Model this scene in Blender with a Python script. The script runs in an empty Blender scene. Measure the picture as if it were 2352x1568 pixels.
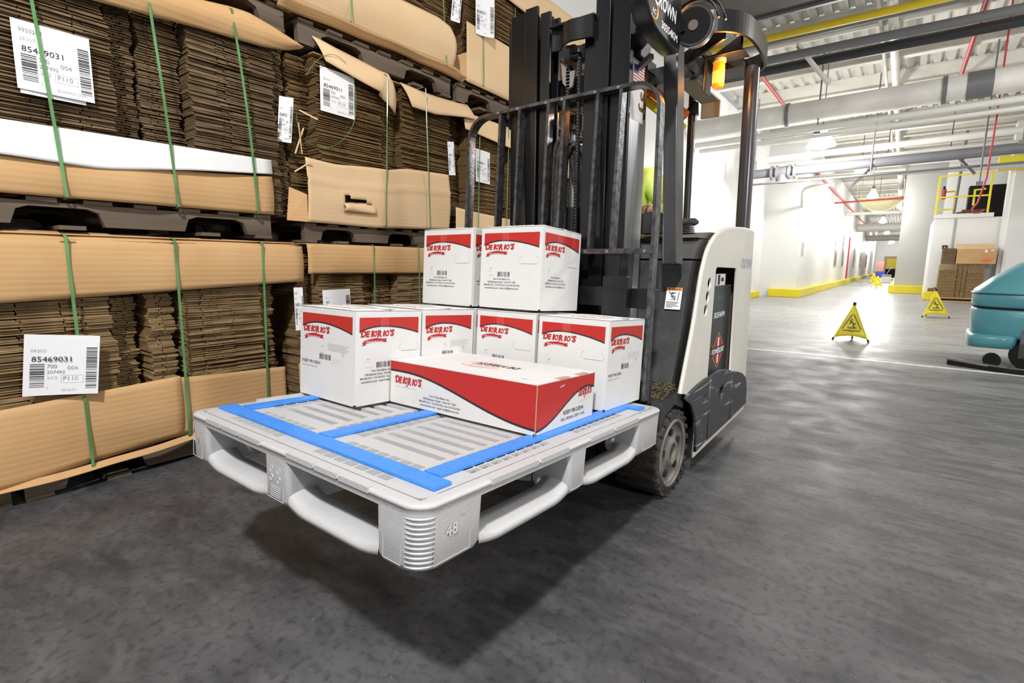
import bpy, bmesh, math, random
from mathutils import Matrix, Vector
R0 = random.Random(7)
C = bpy.context.scene.collection
sc = bpy.context.scene
# ------------------------------------------------------------------ camera
F, PITCH, ROLL, YAW = 1175.0, 0.1517, -0.0095, 0.9238
def cam_matrix():
    cp, sp = math.cos(PITCH), math.sin(PITCH)
    fwd = Vector((0, cp, -sp)); right = Vector((1, 0, 0)); down = fwd.cross(right)
    c, s = math.cos(ROLL), math.sin(ROLL)
    r2 = right*c + down*s; d2 = -right*s + down*c
    a = Vector((math.cos(YAW), math.sin(YAW), 0)); b = Vector((-a.y, a.x, 0))
    w = lambda v: Vector((-v.dot(b), v.dot(a), v.z))
    r2, d2, fwd = w(r2), w(d2), w(fwd)
    return Matrix(((r2.x, -d2.x, -fwd.x, 0), (r2.y, -d2.y, -fwd.y, 0), (r2.z, -d2.z, -fwd.z, 1.0), (0, 0, 0, 1)))
cd = bpy.data.cameras.new('camera'); cam = bpy.data.objects.new('camera', cd); C.objects.link(cam)
cam.matrix_world = cam_matrix(); cd.sensor_width = 36; cd.lens = F/2352*36; cd.clip_start = .05
sc.camera = cam
# ------------------------------------------------------------------ light
sc.view_settings.view_transform = 'Standard'; sc.view_settings.look = 'None'
sc.view_settings.exposure = 0.0; sc.view_settings.gamma = 1; sc.view_settings.use_curve_mapping = False
wd = bpy.data.worlds.new('world'); sc.world = wd; wd.use_nodes = True
wd.node_tree.nodes['Background'].inputs[0].default_value = (.86, .93, 1, 1)
wd.node_tree.nodes['Background'].inputs[1].default_value = .5
def area(name, loc, target, size, power, col=(1, 1, 1), size_y=None):
    l = bpy.data.lights.new(name, 'AREA'); l.energy = power; l.size = size; l.color = col
    if size_y: l.shape = 'RECTANGLE'; l.size_y = size_y
    o = bpy.data.objects.new(name, l); C.objects.link(o); o.location = loc
    o.rotation_euler = (Vector(target)-Vector(loc)).to_track_quat('-Z', 'Y').to_euler()
    return o
area('side_strobe', (3.0, .5, 1.85), (-1.6, 1.6, .9), .35, 62, (1, .99, .98))
area('ceiling_lamp_behind', (.55, -1.55, 4.7), (-.9, .9, .3), .30, 320, (1, .99, .985))
def point(name, loc, power, size, col=(1, 1, 1)):
    l = bpy.data.lights.new(name, 'POINT'); l.energy = power; l.shadow_soft_size = size; l.color = col
    o = bpy.data.objects.new(name, l); C.objects.link(o); o.location = loc; return o
point('ceiling_fill_right', (3.4, 7.5, 3.7), 420, .3, (1, .98, .94))  # added fill light that brightens the roof deck, no fixture here
area('front_strobe', (-.6, -1.8, 2.3), (-2.4, 2.0, 1.2), .9, 15, (1, .99, .98))
# ------------------------------------------------------------------ materials
MATS = {}
def mat(name, col, rough=.5, metal=0, noise=0, nscale=20, bump=0, bscale=60, emit=0, spec=.5, stretch=None, alpha=1, trans=0, col2=None, coat=0):
    if name in MATS: return MATS[name]
    m = bpy.data.materials.new(name); m.use_nodes = True; nt = m.node_tree; p = nt.nodes['Principled BSDF']
    p.inputs['Base Color'].default_value = (*col, 1); p.inputs['Roughness'].default_value = rough
    p.inputs['Metallic'].default_value = metal; p.inputs['Specular IOR Level'].default_value = spec
    if coat: p.inputs['Coat Weight'].default_value = coat
    if trans: p.inputs['Transmission Weight'].default_value = trans
    if alpha < 1: p.inputs['Alpha'].default_value = alpha
    if emit: p.inputs['Emission Color'].default_value = (*col, 1); p.inputs['Emission Strength'].default_value = emit
    if noise or bump:
        tc = nt.nodes.new('ShaderNodeTexCoord'); mp = nt.nodes.new('ShaderNodeMapping')
        nt.links.new(tc.outputs['Object'], mp.inputs[0])
        if stretch: mp.inputs['Scale'].default_value = stretch
        if noise:
            n = nt.nodes.new('ShaderNodeTexNoise'); n.inputs['Scale'].default_value = nscale; n.inputs['Detail'].default_value = 6
            r = nt.nodes.new('ShaderNodeMix'); r.data_type = 'RGBA'
            c2 = col2 or tuple(max(0, c*(1-noise)) for c in col)
            rr = nt.nodes.new('ShaderNodeMapRange'); rr.inputs[1].default_value = .35; rr.inputs[2].default_value = .68
            nt.links.new(mp.outputs[0], n.inputs[0]); nt.links.new(n.outputs[0], rr.inputs[0]); nt.links.new(rr.outputs[0], r.inputs[0])
            r.inputs[6].default_value = (*col, 1); r.inputs[7].default_value = (*c2, 1)
            nt.links.new(r.outputs[2], p.inputs['Base Color'])
        if bump:
            n2 = nt.nodes.new('ShaderNodeTexNoise'); n2.inputs['Scale'].default_value = bscale; n2.inputs['Detail'].default_value = 4
            b = nt.nodes.new('ShaderNodeBump'); b.inputs['Strength'].default_value = bump; b.inputs['Distance'].default_value = .01
            nt.links.new(mp.outputs[0], n2.inputs[0]); nt.links.new(n2.outputs[0], b.inputs['Height']); nt.links.new(b.outputs[0], p.inputs['Normal'])
    MATS[name] = m; return m
def ribbed(name, col, col2, freq=260, strength=.25, rough=.75, axis='Z'):
    """kraft cardboard: fine flute ribs along one object axis plus mottled tone"""
    m = mat(name, col, rough, noise=.1, nscale=3, col2=col2, bump=.01, spec=.25); nt = m.node_tree; p = nt.nodes['Principled BSDF']
    tc = nt.nodes.new('ShaderNodeTexCoord'); w = nt.nodes.new('ShaderNodeTexWave'); w.bands_direction = axis
    w.inputs['Scale'].default_value = freq/20; w.inputs['Distortion'].default_value = .3
    b = nt.nodes.new('ShaderNodeBump'); b.inputs['Strength'].default_value = strength; b.inputs['Distance'].default_value = .002
    nt.links.new(tc.outputs['Object'], w.inputs[0]); nt.links.new(w.outputs[0], b.inputs['Height']); nt.links.new(b.outputs[0], p.inputs['Normal'])
    return m
KRAFT = ribbed('kraft_board', (.61, .38, .18), (.55, .33, .15))
KRAFT2 = ribbed('kraft_board_pale', (.74, .53, .32), (.70, .49, .28), strength=.1)
WLINER = ribbed('white_liner_board', (.86, .86, .85), (.80, .80, .80), strength=.1)
EDGE = mat('board_edge', (.27, .185, .105), .85, noise=.55, nscale=9, spec=.1, stretch=(1, 1, 9))
EDGE2 = mat('board_edge_warm', (.44, .295, .15), .85, noise=.5, nscale=9, spec=.1, stretch=(1, 1, 9))
EDGE3 = mat('board_edge_brown', (.28, .175, .080), .85, noise=.5, nscale=9, spec=.1, stretch=(1, 1, 9))
WOOD = mat('grey_pallet_wood', (.175, .135, .10), .85, noise=.5, nscale=5, stretch=(1, .12, 3), spec=.15)
STRAP = mat('green_plastic_strap', (.13, .34, .12), .22, noise=.4, nscale=7, spec=.7)
PAPER = mat('white_paper', (.85, .85, .87), .6)
INK = mat('black_ink', (.015, .015, .018), .6)
GINK = mat('grey_ink', (.30, .30, .32), .7)
LINK_ = mat('pale_ink', (.55, .55, .57), .7)
WBOX = mat('white_carton_board', (.68, .675, .66), .5, noise=.03, nscale=14, bump=.05, bscale=90)
CUT = mat('raw_board_edge', (.45, .33, .20), .8)
RED = mat('red_print', (.46, .020, .015), .42)
DRED = mat('red_ink', (.44, .014, .012), .5)
PRED = mat('faded_red_ink', (.85, .30, .28), .6)
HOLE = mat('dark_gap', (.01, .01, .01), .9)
GREY = mat('grey_pallet_plastic', (.50, .50, .505), .42, noise=.05, nscale=60, bump=.12, bscale=260)
BLUE = mat('blue_grip_strip', (.045, .26, .84), .38, bump=.35, bscale=120, noise=.12, nscale=30)
BLK = mat('black_steel', (.011, .011, .012), .34, noise=.5, nscale=26, bump=.04, bscale=180, spec=.55)
BARB = mat('worn_bar_steel', (.22, .22, .23), .30, .88, noise=.6, nscale=40, bump=.12, bscale=120, spec=.6)
RAIL = mat('greased_rail_steel', (.009, .009, .010), .2, noise=.5, nscale=3, spec=.6)
COWL = mat('charcoal_plastic', (.050, .050, .050), .55, noise=.45, nscale=16, bump=.1, bscale=220)
CREAM = mat('cream_paint', (.74, .715, .65), .34, noise=.09, nscale=4, spec=.5)
SCUF = mat('scuffed_black_paint', (.045, .046, .052), .5, noise=.1, nscale=5)
RUB = mat('tyre_rubber', (.018, .017, .017), .75, noise=.6, nscale=30, bump=.5, bscale=50, col2=(.06, .055, .05))
HUB = mat('dusty_hub_steel', (.22, .20, .18), .6, .2, noise=.5, nscale=14)
CHROME = mat('bare_steel', (.55, .55, .56), .3, .9, noise=.2, nscale=40)
HIVIS = mat('hi_vis_yellow_green', (.80, 1.0, .22), .8, bump=.3, bscale=12)
SKIN = mat('skin', (.55, .32, .24), .55)
JEAN = mat('dark_blue_cloth', (.03, .04, .08), .9)
SIDEW = mat('rail_face_reflection', (.75, .76, .80), .26, .9, noise=.35, nscale=7, stretch=(4, 4, .3), bump=.04, bscale=30)  # bright streaked metal, stands in for the corridor's reflection on the rail
HALLB = mat('dark_storage_wall', (.10, .095, .09), .8)
WALL = mat('white_painted_wall', (.84, .84, .83), .45, noise=.05, nscale=.8)
GWALL = mat('grey_white_wall', (.47, .47, .455), .55, noise=.06, nscale=.6)
DECK = mat('painted_roof_deck', (.78, .76, .70), .6, noise=.12, nscale=1.5)
JOIST = mat('painted_joist', (.72, .70, .64), .6, noise=.1, nscale=3)
PIPEW = mat('white_painted_pipe', (.78, .77, .73), .4, noise=.1, nscale=1.2)
PIPEB = mat('black_pipe', (.03, .03, .034), .35)
PIPEG = mat('grey_steel_pipe', (.16, .16, .17), .45)
PIPEY = mat('yellow_pipe', (.62, .47, .02), .45)
REDP = mat('red_pipe', (.45, .04, .05), .5)
YEL = mat('yellow_paint', (.88, .74, .03), .45, noise=.08, nscale=3)
TEAL = mat('teal_plastic', (.12, .41, .48), .3, noise=.1, nscale=2, coat=.2)
TEALD = mat('dark_teal_plastic', (.03, .14, .19), .4)
ORNG = mat('orange_plastic', (.75, .16, .02), .4)
LAMPW = mat('lamp_glow', (1, .98, .93), .5, emit=28)
REFR = mat('glowing_prismatic_glass', (1, .99, .96), .3, emit=5)
AMBER = mat('amber_beacon_glow', (1, .20, .01), .3, emit=1.3)
AMBHOT = mat('amber_beacon_core', (1, .36, .04), .3, emit=3.2)
GLASSY = mat('dark_lens_glass', (.008, .007, .007), .6, spec=.1)
GLASSC = mat('clear_lens', (.9, .9, .9), .05, alpha=.35)
def scuffs():
    nt = SCUF.node_tree; p = nt.nodes['Principled BSDF']
    tc = nt.nodes.new('ShaderNodeTexCoord'); mp = nt.nodes.new('ShaderNodeMapping'); mp.inputs['Scale'].default_value = (1, 2.0, 24); mp.inputs['Rotation'].default_value = (-.35, 0, 0)
    n = nt.nodes.new('ShaderNodeTexNoise'); n.inputs['Scale'].default_value = 2.2; n.inputs['Detail'].default_value = 5
    r = nt.nodes.new('ShaderNodeMapRange'); r.inputs[1].default_value = .60; r.inputs[2].default_value = .72
    x = nt.nodes.new('ShaderNodeMix'); x.data_type = 'RGBA'; x.inputs[6].default_value = (.045, .046, .053, 1); x.inputs[7].default_value = (.42, .41, .38, 1)
    nt.links.new(tc.outputs['Object'], mp.inputs[0]); nt.links.new(mp.outputs[0], n.inputs[0]); nt.links.new(n.outputs[0], r.inputs[0]); nt.links.new(r.outputs[0], x.inputs[0]); nt.links.new(x.outputs[2], p.inputs['Base Color'])
scuffs()
def floor_mat():
    m = bpy.data.materials.new('worn_grey_floor'); m.use_nodes = True; nt = m.node_tree; N = nt.nodes.new; L = nt.links.new; p = nt.nodes['Principled BSDF']
    tc = N('ShaderNodeTexCoord')
    def noise(scale, det, sx=(1, 1, 1), rot=0, dist=0):
        mp = N('ShaderNodeMapping'); mp.inputs['Scale'].default_value = sx; mp.inputs['Rotation'].default_value = (0, 0, rot); L(tc.outputs['Object'], mp.inputs[0])
        n = N('ShaderNodeTexNoise'); n.inputs['Scale'].default_value = scale; n.inputs['Detail'].default_value = det; n.inputs['Distortion'].default_value = dist; L(mp.outputs[0], n.inputs[0]); return n.outputs[0]
    def rng(v, a, b, c=0, d=1):
        r = N('ShaderNodeMapRange'); L(v, r.inputs[0])
        for i, q in enumerate((a, b, c, d)): r.inputs[i+1].default_value = q
        return r.outputs[0]
    def mix(f, a, b):
        x = N('ShaderNodeMix'); x.data_type = 'RGBA'; L(f, x.inputs[0])
        for i, q in ((6, a), (7, b)):
            if isinstance(q, tuple): x.inputs[i].default_value = (*q, 1)
            else: L(q, x.inputs[i])
        return x.outputs[2]
    patch = mix(rng(noise(1.5, 7, (1, 1.6, 1), .4, .8), .36, .66), (.030, .0305, .034), (.088, .088, .093))
    patch = mix(rng(noise(7, 8, (1, 2.2, 1), .5, .5), .45, .72, 0, .6), patch, (.118, .117, .118))
    patch = mix(rng(noise(38, 5), .50, .68, 0, .55), patch, (.022, .022, .024))
    streak = mix(rng(noise(1.6, 8, (1, 5, 1), .6), .56, .74, 0, .3), patch, (.11, .108, .106))
    speck = mix(rng(noise(130, 2), .70, .73, 0, .55), streak, (.28, .25, .20))
    # bare polished concrete starts beyond the painted line (y > 6.6)
    sp = N('ShaderNodeSeparateXYZ'); L(tc.outputs['Object'], sp.inputs[0])
    edge = N('ShaderNodeMath'); edge.operation = 'ADD'; L(sp.outputs[1], edge.inputs[0]); L(rng(noise(.7, 4, (1, 2, 1)), .3, .7, -1.1, 1.1), edge.inputs[1])
    conc = mix(rng(noise(1.3, 6, (1, 3, 1), .2), .35, .7), (.42, .42, .43), (.27, .27, .275))
    fin = mix(rng(edge.outputs[0], 5.8, 8.4), speck, conc)
    # grey worn sweep right of the truck, lighting gradient painted into its tone
    s2 = N('ShaderNodeMath'); s2.operation = 'ADD'; L(sp.outputs[0], s2.inputs[0]); L(rng(noise(1.6, 5), .3, .7, -.5, .5), s2.inputs[1])
    worn_lit = mix(rng(noise(2.5, 8, (1, 4, 1), .9, 1.4), .4, .65), (.085, .085, .087), (.175, .173, .172))
    worn_lit = mix(rng(noise(38, 5), .50, .68, 0, .5), worn_lit, (.05, .05, .051)); worn_lit = mix(rng(noise(130, 2), .70, .73, 0, .5), worn_lit, (.34, .32, .27))
    a = N('ShaderNodeMath'); a.operation = 'MULTIPLY'; L(rng(s2.outputs[0], -.7, .5), a.inputs[0]); L(rng(sp.outputs[1], 1.2, 3.2, .1, .95), a.inputs[1])
    lower = mix(a.outputs[0], speck, worn_lit); 
    fin = mix(rng(edge.outputs[0], 5.8, 8.4), lower, conc)
    L(fin, p.inputs['Base Color'])
    rg = N('ShaderNodeMath'); rg.operation = 'ADD'; L(rng(edge.outputs[0], 5.5, 9.5, .52, .30), rg.inputs[0]); L(rng(noise(4, 6), .3, .7, -.05, .12), rg.inputs[1]); L(rg.outputs[0], p.inputs['Roughness'])
    b = N('ShaderNodeBump'); b.inputs['Strength'].default_value = .22; b.inputs['Distance'].default_value = .004; L(noise(120, 5), b.inputs['Height']); L(b.outputs[0], p.inputs['Normal'])
    p.inputs['Specular IOR Level'].default_value = .45
    return m
FLOOR = floor_mat()
# ------------------------------------------------------------------ mesh builder
GLY = {}
def glyphs(s, bold=0, res=2):
    k = (s, bold)
    if k not in GLY:
        c = bpy.data.curves.new('t', 'FONT'); c.body = s; c.size = 1; c.resolution_u = res; c.offset = bold; c.fill_mode = 'FRONT'
        o = bpy.data.objects.new('t', c); C.objects.link(o)
        me = bpy.data.meshes.new_from_object(o.evaluated_get(bpy.context.evaluated_depsgraph_get()))
        vs = [(v.co.x, v.co.y) for v in me.vertices]; fs = [tuple(p.vertices) for p in me.polygons]
        C.objects.unlink(o); bpy.data.objects.remove(o); bpy.data.curves.remove(c); bpy.data.meshes.remove(me)
        GLY[k] = (vs, fs)
    return GLY[k]
class MB:
    def __init__(s, mats, xf=None):
        s.v = []; s.f = []; s.m = []; s.sm = []; s.mats = mats if isinstance(mats, (list, tuple)) else [mats]; s.xf = xf
    def mi(s, m):
        if m is None: return 0
        if m not in s.mats: s.mats = list(s.mats)+[m]
        return s.mats.index(m)
    def add(s, vs, fs, m=None, smooth=False):
        b = len(s.v)
        for v in vs:
            v = Vector(v); s.v.append(s.xf @ v if s.xf else v)
        i = s.mi(m)
        for f in fs: s.f.append([b+k for k in f]); s.m.append(i); s.sm.append(smooth)
    def box(s, x0, x1, y0, y1, z0, z1, m=None, M=None):
        vs = [Vector(p) for p in ((x0, y0, z0), (x1, y0, z0), (x1, y1, z0), (x0, y1, z0), (x0, y0, z1), (x1, y0, z1), (x1, y1, z1), (x0, y1, z1))]
        if M: vs = [M @ v for v in vs]
        s.add(vs, [(0, 3, 2, 1), (4, 5, 6, 7), (0, 1, 5, 4), (1, 2, 6, 5), (2, 3, 7, 6), (3, 0, 4, 7)], m)
    def bar(s, a, b, w, h, m=None, up=(0, 0, 1)):
        a, b = Vector(a), Vector(b); d = (b-a).normalized(); u = Vector(up)
        if abs(d.dot(u)) > .99: u = Vector((0, 1, 0))
        r = d.cross(u).normalized(); u = r.cross(d)
        vs = [p+r*i*w/2+u*j*h/2 for p in (a, b) for i, j in ((-1, -1), (1, -1), (1, 1), (-1, 1))]
        s.add(vs, [(3, 2, 1, 0), (4, 5, 6, 7), (0, 1, 5, 4), (1, 2, 6, 5), (2, 3, 7, 6), (3, 0, 4, 7)], m)
    def tube(s, pts, r, n=10, m=None, cap=True):
        pts = [Vector(p) for p in pts]; rs = r if isinstance(r, (list, tuple)) else [r]*len(pts)
        vs = []; prev = None
        for i, p in enumerate(pts):
            d = (pts[min(i+1, len(pts)-1)]-pts[max(i-1, 0)]).normalized()
            if prev is None:
                u = Vector((0, 0, 1)) if abs(d.z) < .9 else Vector((1, 0, 0)); x = d.cross(u).normalized()
            else: x = (prev-d*prev.dot(d)).normalized()
            prev = x; y = d.cross(x)
            vs += [p+(x*math.cos(2*math.pi*k/n)+y*math.sin(2*math.pi*k/n))*rs[i] for k in range(n)]
        fs = [(i*n+k, i*n+(k+1) % n, (i+1)*n+(k+1) % n, (i+1)*n+k) for i in range(len(pts)-1) for k in range(n)]
        s.add(vs, fs, m, True)
        if cap:
            b = len(s.v); s.add(vs[:n], [tuple(range(n))[::-1]], m); s.add(vs[-n:], [tuple(range(n))], m)
    def prism(s, poly, o, a, b, n, d0, d1, m=None, smooth=False):
        """2-D outline extruded: point = o + a*x + b*y + n*t"""
        o, a, b, n = map(Vector, (o, a, b, n)); k = len(poly)
        vs = [o+a*x+b*y+n*d0 for x, y in poly]+[o+a*x+b*y+n*d1 for x, y in poly]
        s.add(vs, [tuple(range(k))[::-1], tuple(range(k, 2*k))], m); s.add(vs, [(i, (i+1) % k, k+(i+1) % k, k+i) for i in range(k)], m, smooth)
    def disc(s, c, ax, r, n=24, m=None, t=0):
        ax = Vector(ax).normalized(); s.tube([Vector(c)-ax*t/2, Vector(c)+ax*t/2], r, n, m)
    def flat(s, poly, o, a, b, m=None):
        o, a, b = map(Vector, (o, a, b)); s.add([o+a*x+b*y for x, y in poly], [tuple(range(len(poly)))], m)
    def text(s, t, o, a, b, size, m, w=None, shear=0, bold=0, align='l', sx=1):
        if not t.strip(): return
        vs, fs = glyphs(t, bold); o, a, b = Vector(o), Vector(a), Vector(b)
        x1 = max(v[0] for v in vs); x0 = min(v[0] for v in vs)
        k = (w/(x1-x0)) if w else size*sx
        off = {'l': -x0*k, 'c': -(x0+x1)/2*k, 'r': -x1*k}[align]
        s.add([o+a*(x*k+off+shear*y*size)+b*(y*size) for x, y in vs], fs, m)
    def build(s, name, parent=None, bevel=0, seg=2, solid=0, angle=None, auto=True):
        me = bpy.data.meshes.new(name); me.from_pydata([tuple(v) for v in s.v], [], s.f)
        for m in s.mats: me.materials.append(m)
        me.polygons.foreach_set('material_index', s.m); me.polygons.foreach_set('use_smooth', s.sm); me.update()
        o = bpy.data.objects.new(name, me); C.objects.link(o); o.parent = parent
        if solid: md = o.modifiers.new('s', 'SOLIDIFY'); md.thickness = solid; md.offset = 0
        if bevel: md = o.modifiers.new('b', 'BEVEL'); md.width = bevel; md.segments = seg; md.limit_method = 'ANGLE'; md.angle_limit = .7; md.harden_normals = False
        return o
def tag(o, label=None, cat=None, group=None, kind=None):
    if label: o['label'] = label
    if cat: o['category'] = cat
    if group: o['group'] = group
    if kind: o['kind'] = kind
    return o
def thing(name, label, cat, loc=(0, 0, 0), group=None, M=None):
    o = bpy.data.objects.new(name, None); C.objects.link(o); o.empty_display_size = .1
    if M is not None: o.matrix_world = M
    else: o.location = loc
    return tag(o, label, cat, group)
def at(x, y, z): return Matrix.Translation((x, y, z))
X, Y, Z = Vector((1, 0, 0)), Vector((0, 1, 0)), Vector((0, 0, 1))
# ================================================================== setting
def struct(name, mb, **k): return tag(mb.build(name, **k), kind='structure')
m = MB(FLOOR); m.box(-6, 7, -6, 90, -.1, 0); struct('floor', m)
m = MB(WALL); m.box(-4.05, -3.85, -5, 18.9, 0, 5.0); struct('wall_left', m)
m = MB([WALL]); m.box(-4.05, -2.75, 18.9, 19.2, 0, 5.0); m.box(-2.95, -2.75, 19.2, 37.0, 0, 5.0); m.box(-2.95, -2.75, 38.0, 75, 0, 5.0); m.box(-2.95, -2.75, 37, 38, 3.0, 5)
struct('wall_corridor', m)
m = MB(WALL); m.box(-2.95, 3, 75, 75.2, 0, 5); struct('wall_end', m)
m = MB(GWALL); m.box(-.24, .95, 24.9, 25.3, .02, 5.0); m.box(-.24, -.1, 25.3, 75, 0, 5); struct('wall_grey', m)
m = MB(WALL); m.box(.62, 4.5, 20.75, 24.0, 0, 2.48); m.box(.60, 1.95, 20.70, 20.8, 2.48, 2.6); m.box(.95, 4.5, 24.9, 25.3, 0, 5); struct('wall_mezzanine', m)
m = MB(WALL); m.box(2.12, 6, 20.2, 20.6, 0, 5.0); m.box(2.2, 6.2, 20.0, 20.2, .0, 3.62); struct('wall_right', m)
m = MB(WALL); m.box(6, 6.2, -5, 20.2, 0, 5.2); struct('wall_far_right', m)
m = MB(YEL); m.box(1.80, 6, 19.75, 19.99, 3.66, 4.02); struct('trim_1', m, bevel=.01)
m = MB(HALLB); m.box(-4, 6.2, -5.2, -5, 0, 5.2); struct('wall_back', m)
def curb(n, x0, x1, y0, y1, h=.2):
    m = MB(YEL); m.box(x0, x1, y0, y1, 0, h); struct('baseboard_%s' % n, m, bevel=.02)
curb('left', -3.85, -3.66, 12, 18.2, .19); curb('jut', -3.5, -2.56, 18.62, 18.9, .26); curb('corridor', -2.75, -2.56, 18.9, 36.8, .26)
curb('corridor_far', -2.75, -2.58, 38.2, 74, .25); curb('grey_wall', -.30, .74, 24.62, 24.9, .3); curb('mezzanine', .56, .98, 20.35, 20.75, .26); curb('grey_side', -.4, -.24, 24.9, 60, .3)
# roof deck: ribs run down the hall, joists run across it
m = MB(DECK)
prof = []; x = -4.05
while x < 6.3:
    prof += [(x, 5.30), (x+.10, 5.30), (x+.13, 5.37), (x+.20, 5.37)]; x += .23
m.prism(prof+[(x, 5.45), (-4.05, 5.45)], (0, 0, 0), X, Z, Y, -5, 80)
struct('ceiling', m)
m = MB(WALL); m.box(-4.05, 6.2, 24.6, 24.75, 4.75, 5.3); struct('trim_2', m)
def joist(y, x0=-3.85, x1=6.0, z0=4.975, z1=5.295, first=[None]):
    if first[0] is None:
        m = MB(JOIST); L = x1-x0
        m.box(0, L, -.09, .09, z1-z0-.015, z1-z0); m.box(0, L, -.09, .09, 0, .018); m.box(0, L, -.01, .01, .018, z1-z0-.015)
        first[0] = m.build('roof_beam'); o = first[0]
    else:
        o = first[0].copy(); C.objects.link(o)
    o.location = (x0, y, z0); return o
for i in range(17):
    y = 5.3+i*1.9
    o = joist(y)
    W_ = 'first second third fourth fifth sixth seventh eighth ninth tenth eleventh twelfth thirteenth fourteenth fifteenth sixteenth seventeenth eighteenth nineteenth twentieth twenty-first twenty-second'.split()
    tag(o, 'cream painted steel roof beam, %s counting away from the camera%s' % (W_[i], ' (inside the corridor)' if y > 24.6 else ' over the hall'), 'roof beam', 'roof beams under the deck')
m = MB(JOIST)
for y in (17.7,): m.box(-3.85, 6, y-.09, y+.09, 4.62, 4.65); m.box(-3.85, 6, y-.01, y+.01, 4.65, 4.95); m.box(-3.85, 6, y-.09, y+.09, 4.95, 4.97)
struct('trim_3', m)
def line(): 
    m = MB(mat('white_line_paint', (.75, .75, .74), .5, noise=.35, nscale=12)); m.box(-3.6, 3.2, 6.60, 6.69, 0, .003)
    tag(m.build('floor_line'), 'thin white painted line across the floor behind the forklift', 'floor marking')
line()
def pipe(name, label, cat, a, b, r, mt, extra=None, group=None, n=16):
    a, b = Vector(a), Vector(b); root = thing(name, label, cat, a, group); m = MB(mt); m.tube([(0, 0, 0), b-a], r, n); m.build('pipe', root)
    if extra: extra(root, a, b)
    return root
def bigx(root, a, b):
    d = b-a
    for t in (.18, .42, .61, .85):
        m = MB(PIPEG); c = d*t; m.tube([c-d.normalized()*.03, c+d.normalized()*.03], .222, 20); m.build('pipe_clamp', root)
    m = MB(PIPEG); c = d*.465; m.tube([c-d.normalized()*.16, c+d.normalized()*.16], .213, 20); tag(m.build('repair_band', root), 'grey band around the pale duct')
pipe('round_duct', 'large pale insulated round duct running across the hall, nearest the camera', 'duct', (-3.84, 11.6, 3.86), (5.9, 11.6, 4.02), .2, mat('pale_insulated_duct', (.82, .80, .76), .45, noise=.25, nscale=1.6, bump=.2, bscale=9), bigx)
pipe('water_pipe', 'white pipe hung directly beneath the large round duct, upper of the pair', 'pipe', (-3.78, 11.4, 3.5), (5.9, 11.4, 3.66), .055, PIPEW)
pipe('water_pipe', 'thin white pipe hung beneath the large round duct, lower of the pair', 'pipe', (-3.75, 11.62, 3.42), (5.9, 11.62, 3.56), .045, PIPEW)
pipe('gas_pipe', 'thick black pipe high across the hall, upper of the black pair', 'pipe', (-3.84, 10.9, 4.75), (5.99, 10.9, 4.71), .07, PIPEG)
pipe('gas_pipe', 'glossy black pipe high across the hall, lower of the black pair', 'pipe', (-3.84, 11.2, 4.66), (5.9, 11.2, 4.66), .085, PIPEB)
pipe('gas_pipe', 'yellow pipe high across the hall above the black pipes', 'pipe', (-3.84, 9.75, 4.70), (5.9, 9.75, 4.66), .055, PIPEY)
pipe('conduit', 'grey steel conduit running beside the high yellow pipe', 'conduit', (-3.84, 9.95, 4.70), (5.9, 9.95, 4.66), .035, PIPEG)
pipe('white_pipe', 'white pipe running down the hall under the roof, thicker of the two', 'pipe', (-.52, 9.1, 4.89), (-.52, 24.5, 4.89), .07, PIPEW)
pipe('conduit', 'thin rusty conduit running down the hall beside the thicker white pipe', 'conduit', (-.68, 9.1, 4.9), (-.68, 24.5, 4.9), .03, JOIST)
pipe('white_pipe', 'white pipe crossing below the bright high bay lamp, upper of the pair', 'pipe', (-2.95, 14, 3.53), (5.9, 14, 3.66), .07, PIPEW)
pipe('white_pipe', 'white pipe crossing below the bright high bay lamp, lower of the pair', 'pipe', (-2.95, 14.1, 3.36), (5.9, 14.1, 3.40), .065, PIPEW)
def valve(root, a, b):
    m = MB(PIPEG)
    for x in (.42, .53, .78, .89): m.tube([(x, 0, 0), (x+.05, 0, 0)], .16, 20)
    m.tube([(.55, 0, 0), (.78, 0, 0)], [.12, .14], 16); m.tube([(.66, 0, 0), (.66, 0, -.24)], [.11, .13], 16); m.build('valve', root)
    m = MB(PIPEG); m.tube([(.05, 0, 0), (.05, 0, 1.7)], .012, 8); m.tube([(.05, 0, 0), (.05, 0, .3)], .045, 8); m.build('hanger_rod', root)
pipe('sprinkler_main', 'dark grey sprinkler main with a flanged valve crossing over the corridor mouth', 'pipe', (-3.1, 13.5, 3.13), (5.9, 13.5, 3.24), .1, PIPEG, valve)
pipe('conduit', 'thin dark conduit crossing just below the sprinkler main', 'conduit', (-3.1, 13, 2.83), (5.9, 13, 2.88), .022, PIPEG)
pipe('white_pipe', 'thin white pipe crossing at the corridor mouth above the yellow railing', 'pipe', (-2.5, 16, 3.30), (2.2, 16, 3.21), .05, PIPEW)
pipe('red_pipe', 'red sprinkler branch running along the top of the corridor wall', 'pipe', (-2.68, 19.3, 4.15), (-2.68, 70, 4.25), .045, REDP)
pipe('red_pipe', 'red sprinkler branch high on the left under the roof behind the rear post', 'pipe', (-2.72, 11.75, 4.86), (-2.70, 16, 4.86), .035, REDP)
pipe('red_pipe', 'red sprinkler branch with a drop high at the right under the roof', 'pipe', (.60, 9.1, 4.90), (.54, 16, 4.90), .035, REDP)
pipe('red_pipe', 'red sprinkler pipe crossing the corridor ceiling', 'pipe', (-2.7, 27, 3.75), (-.2, 27, 3.8), .035, REDP)
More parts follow.
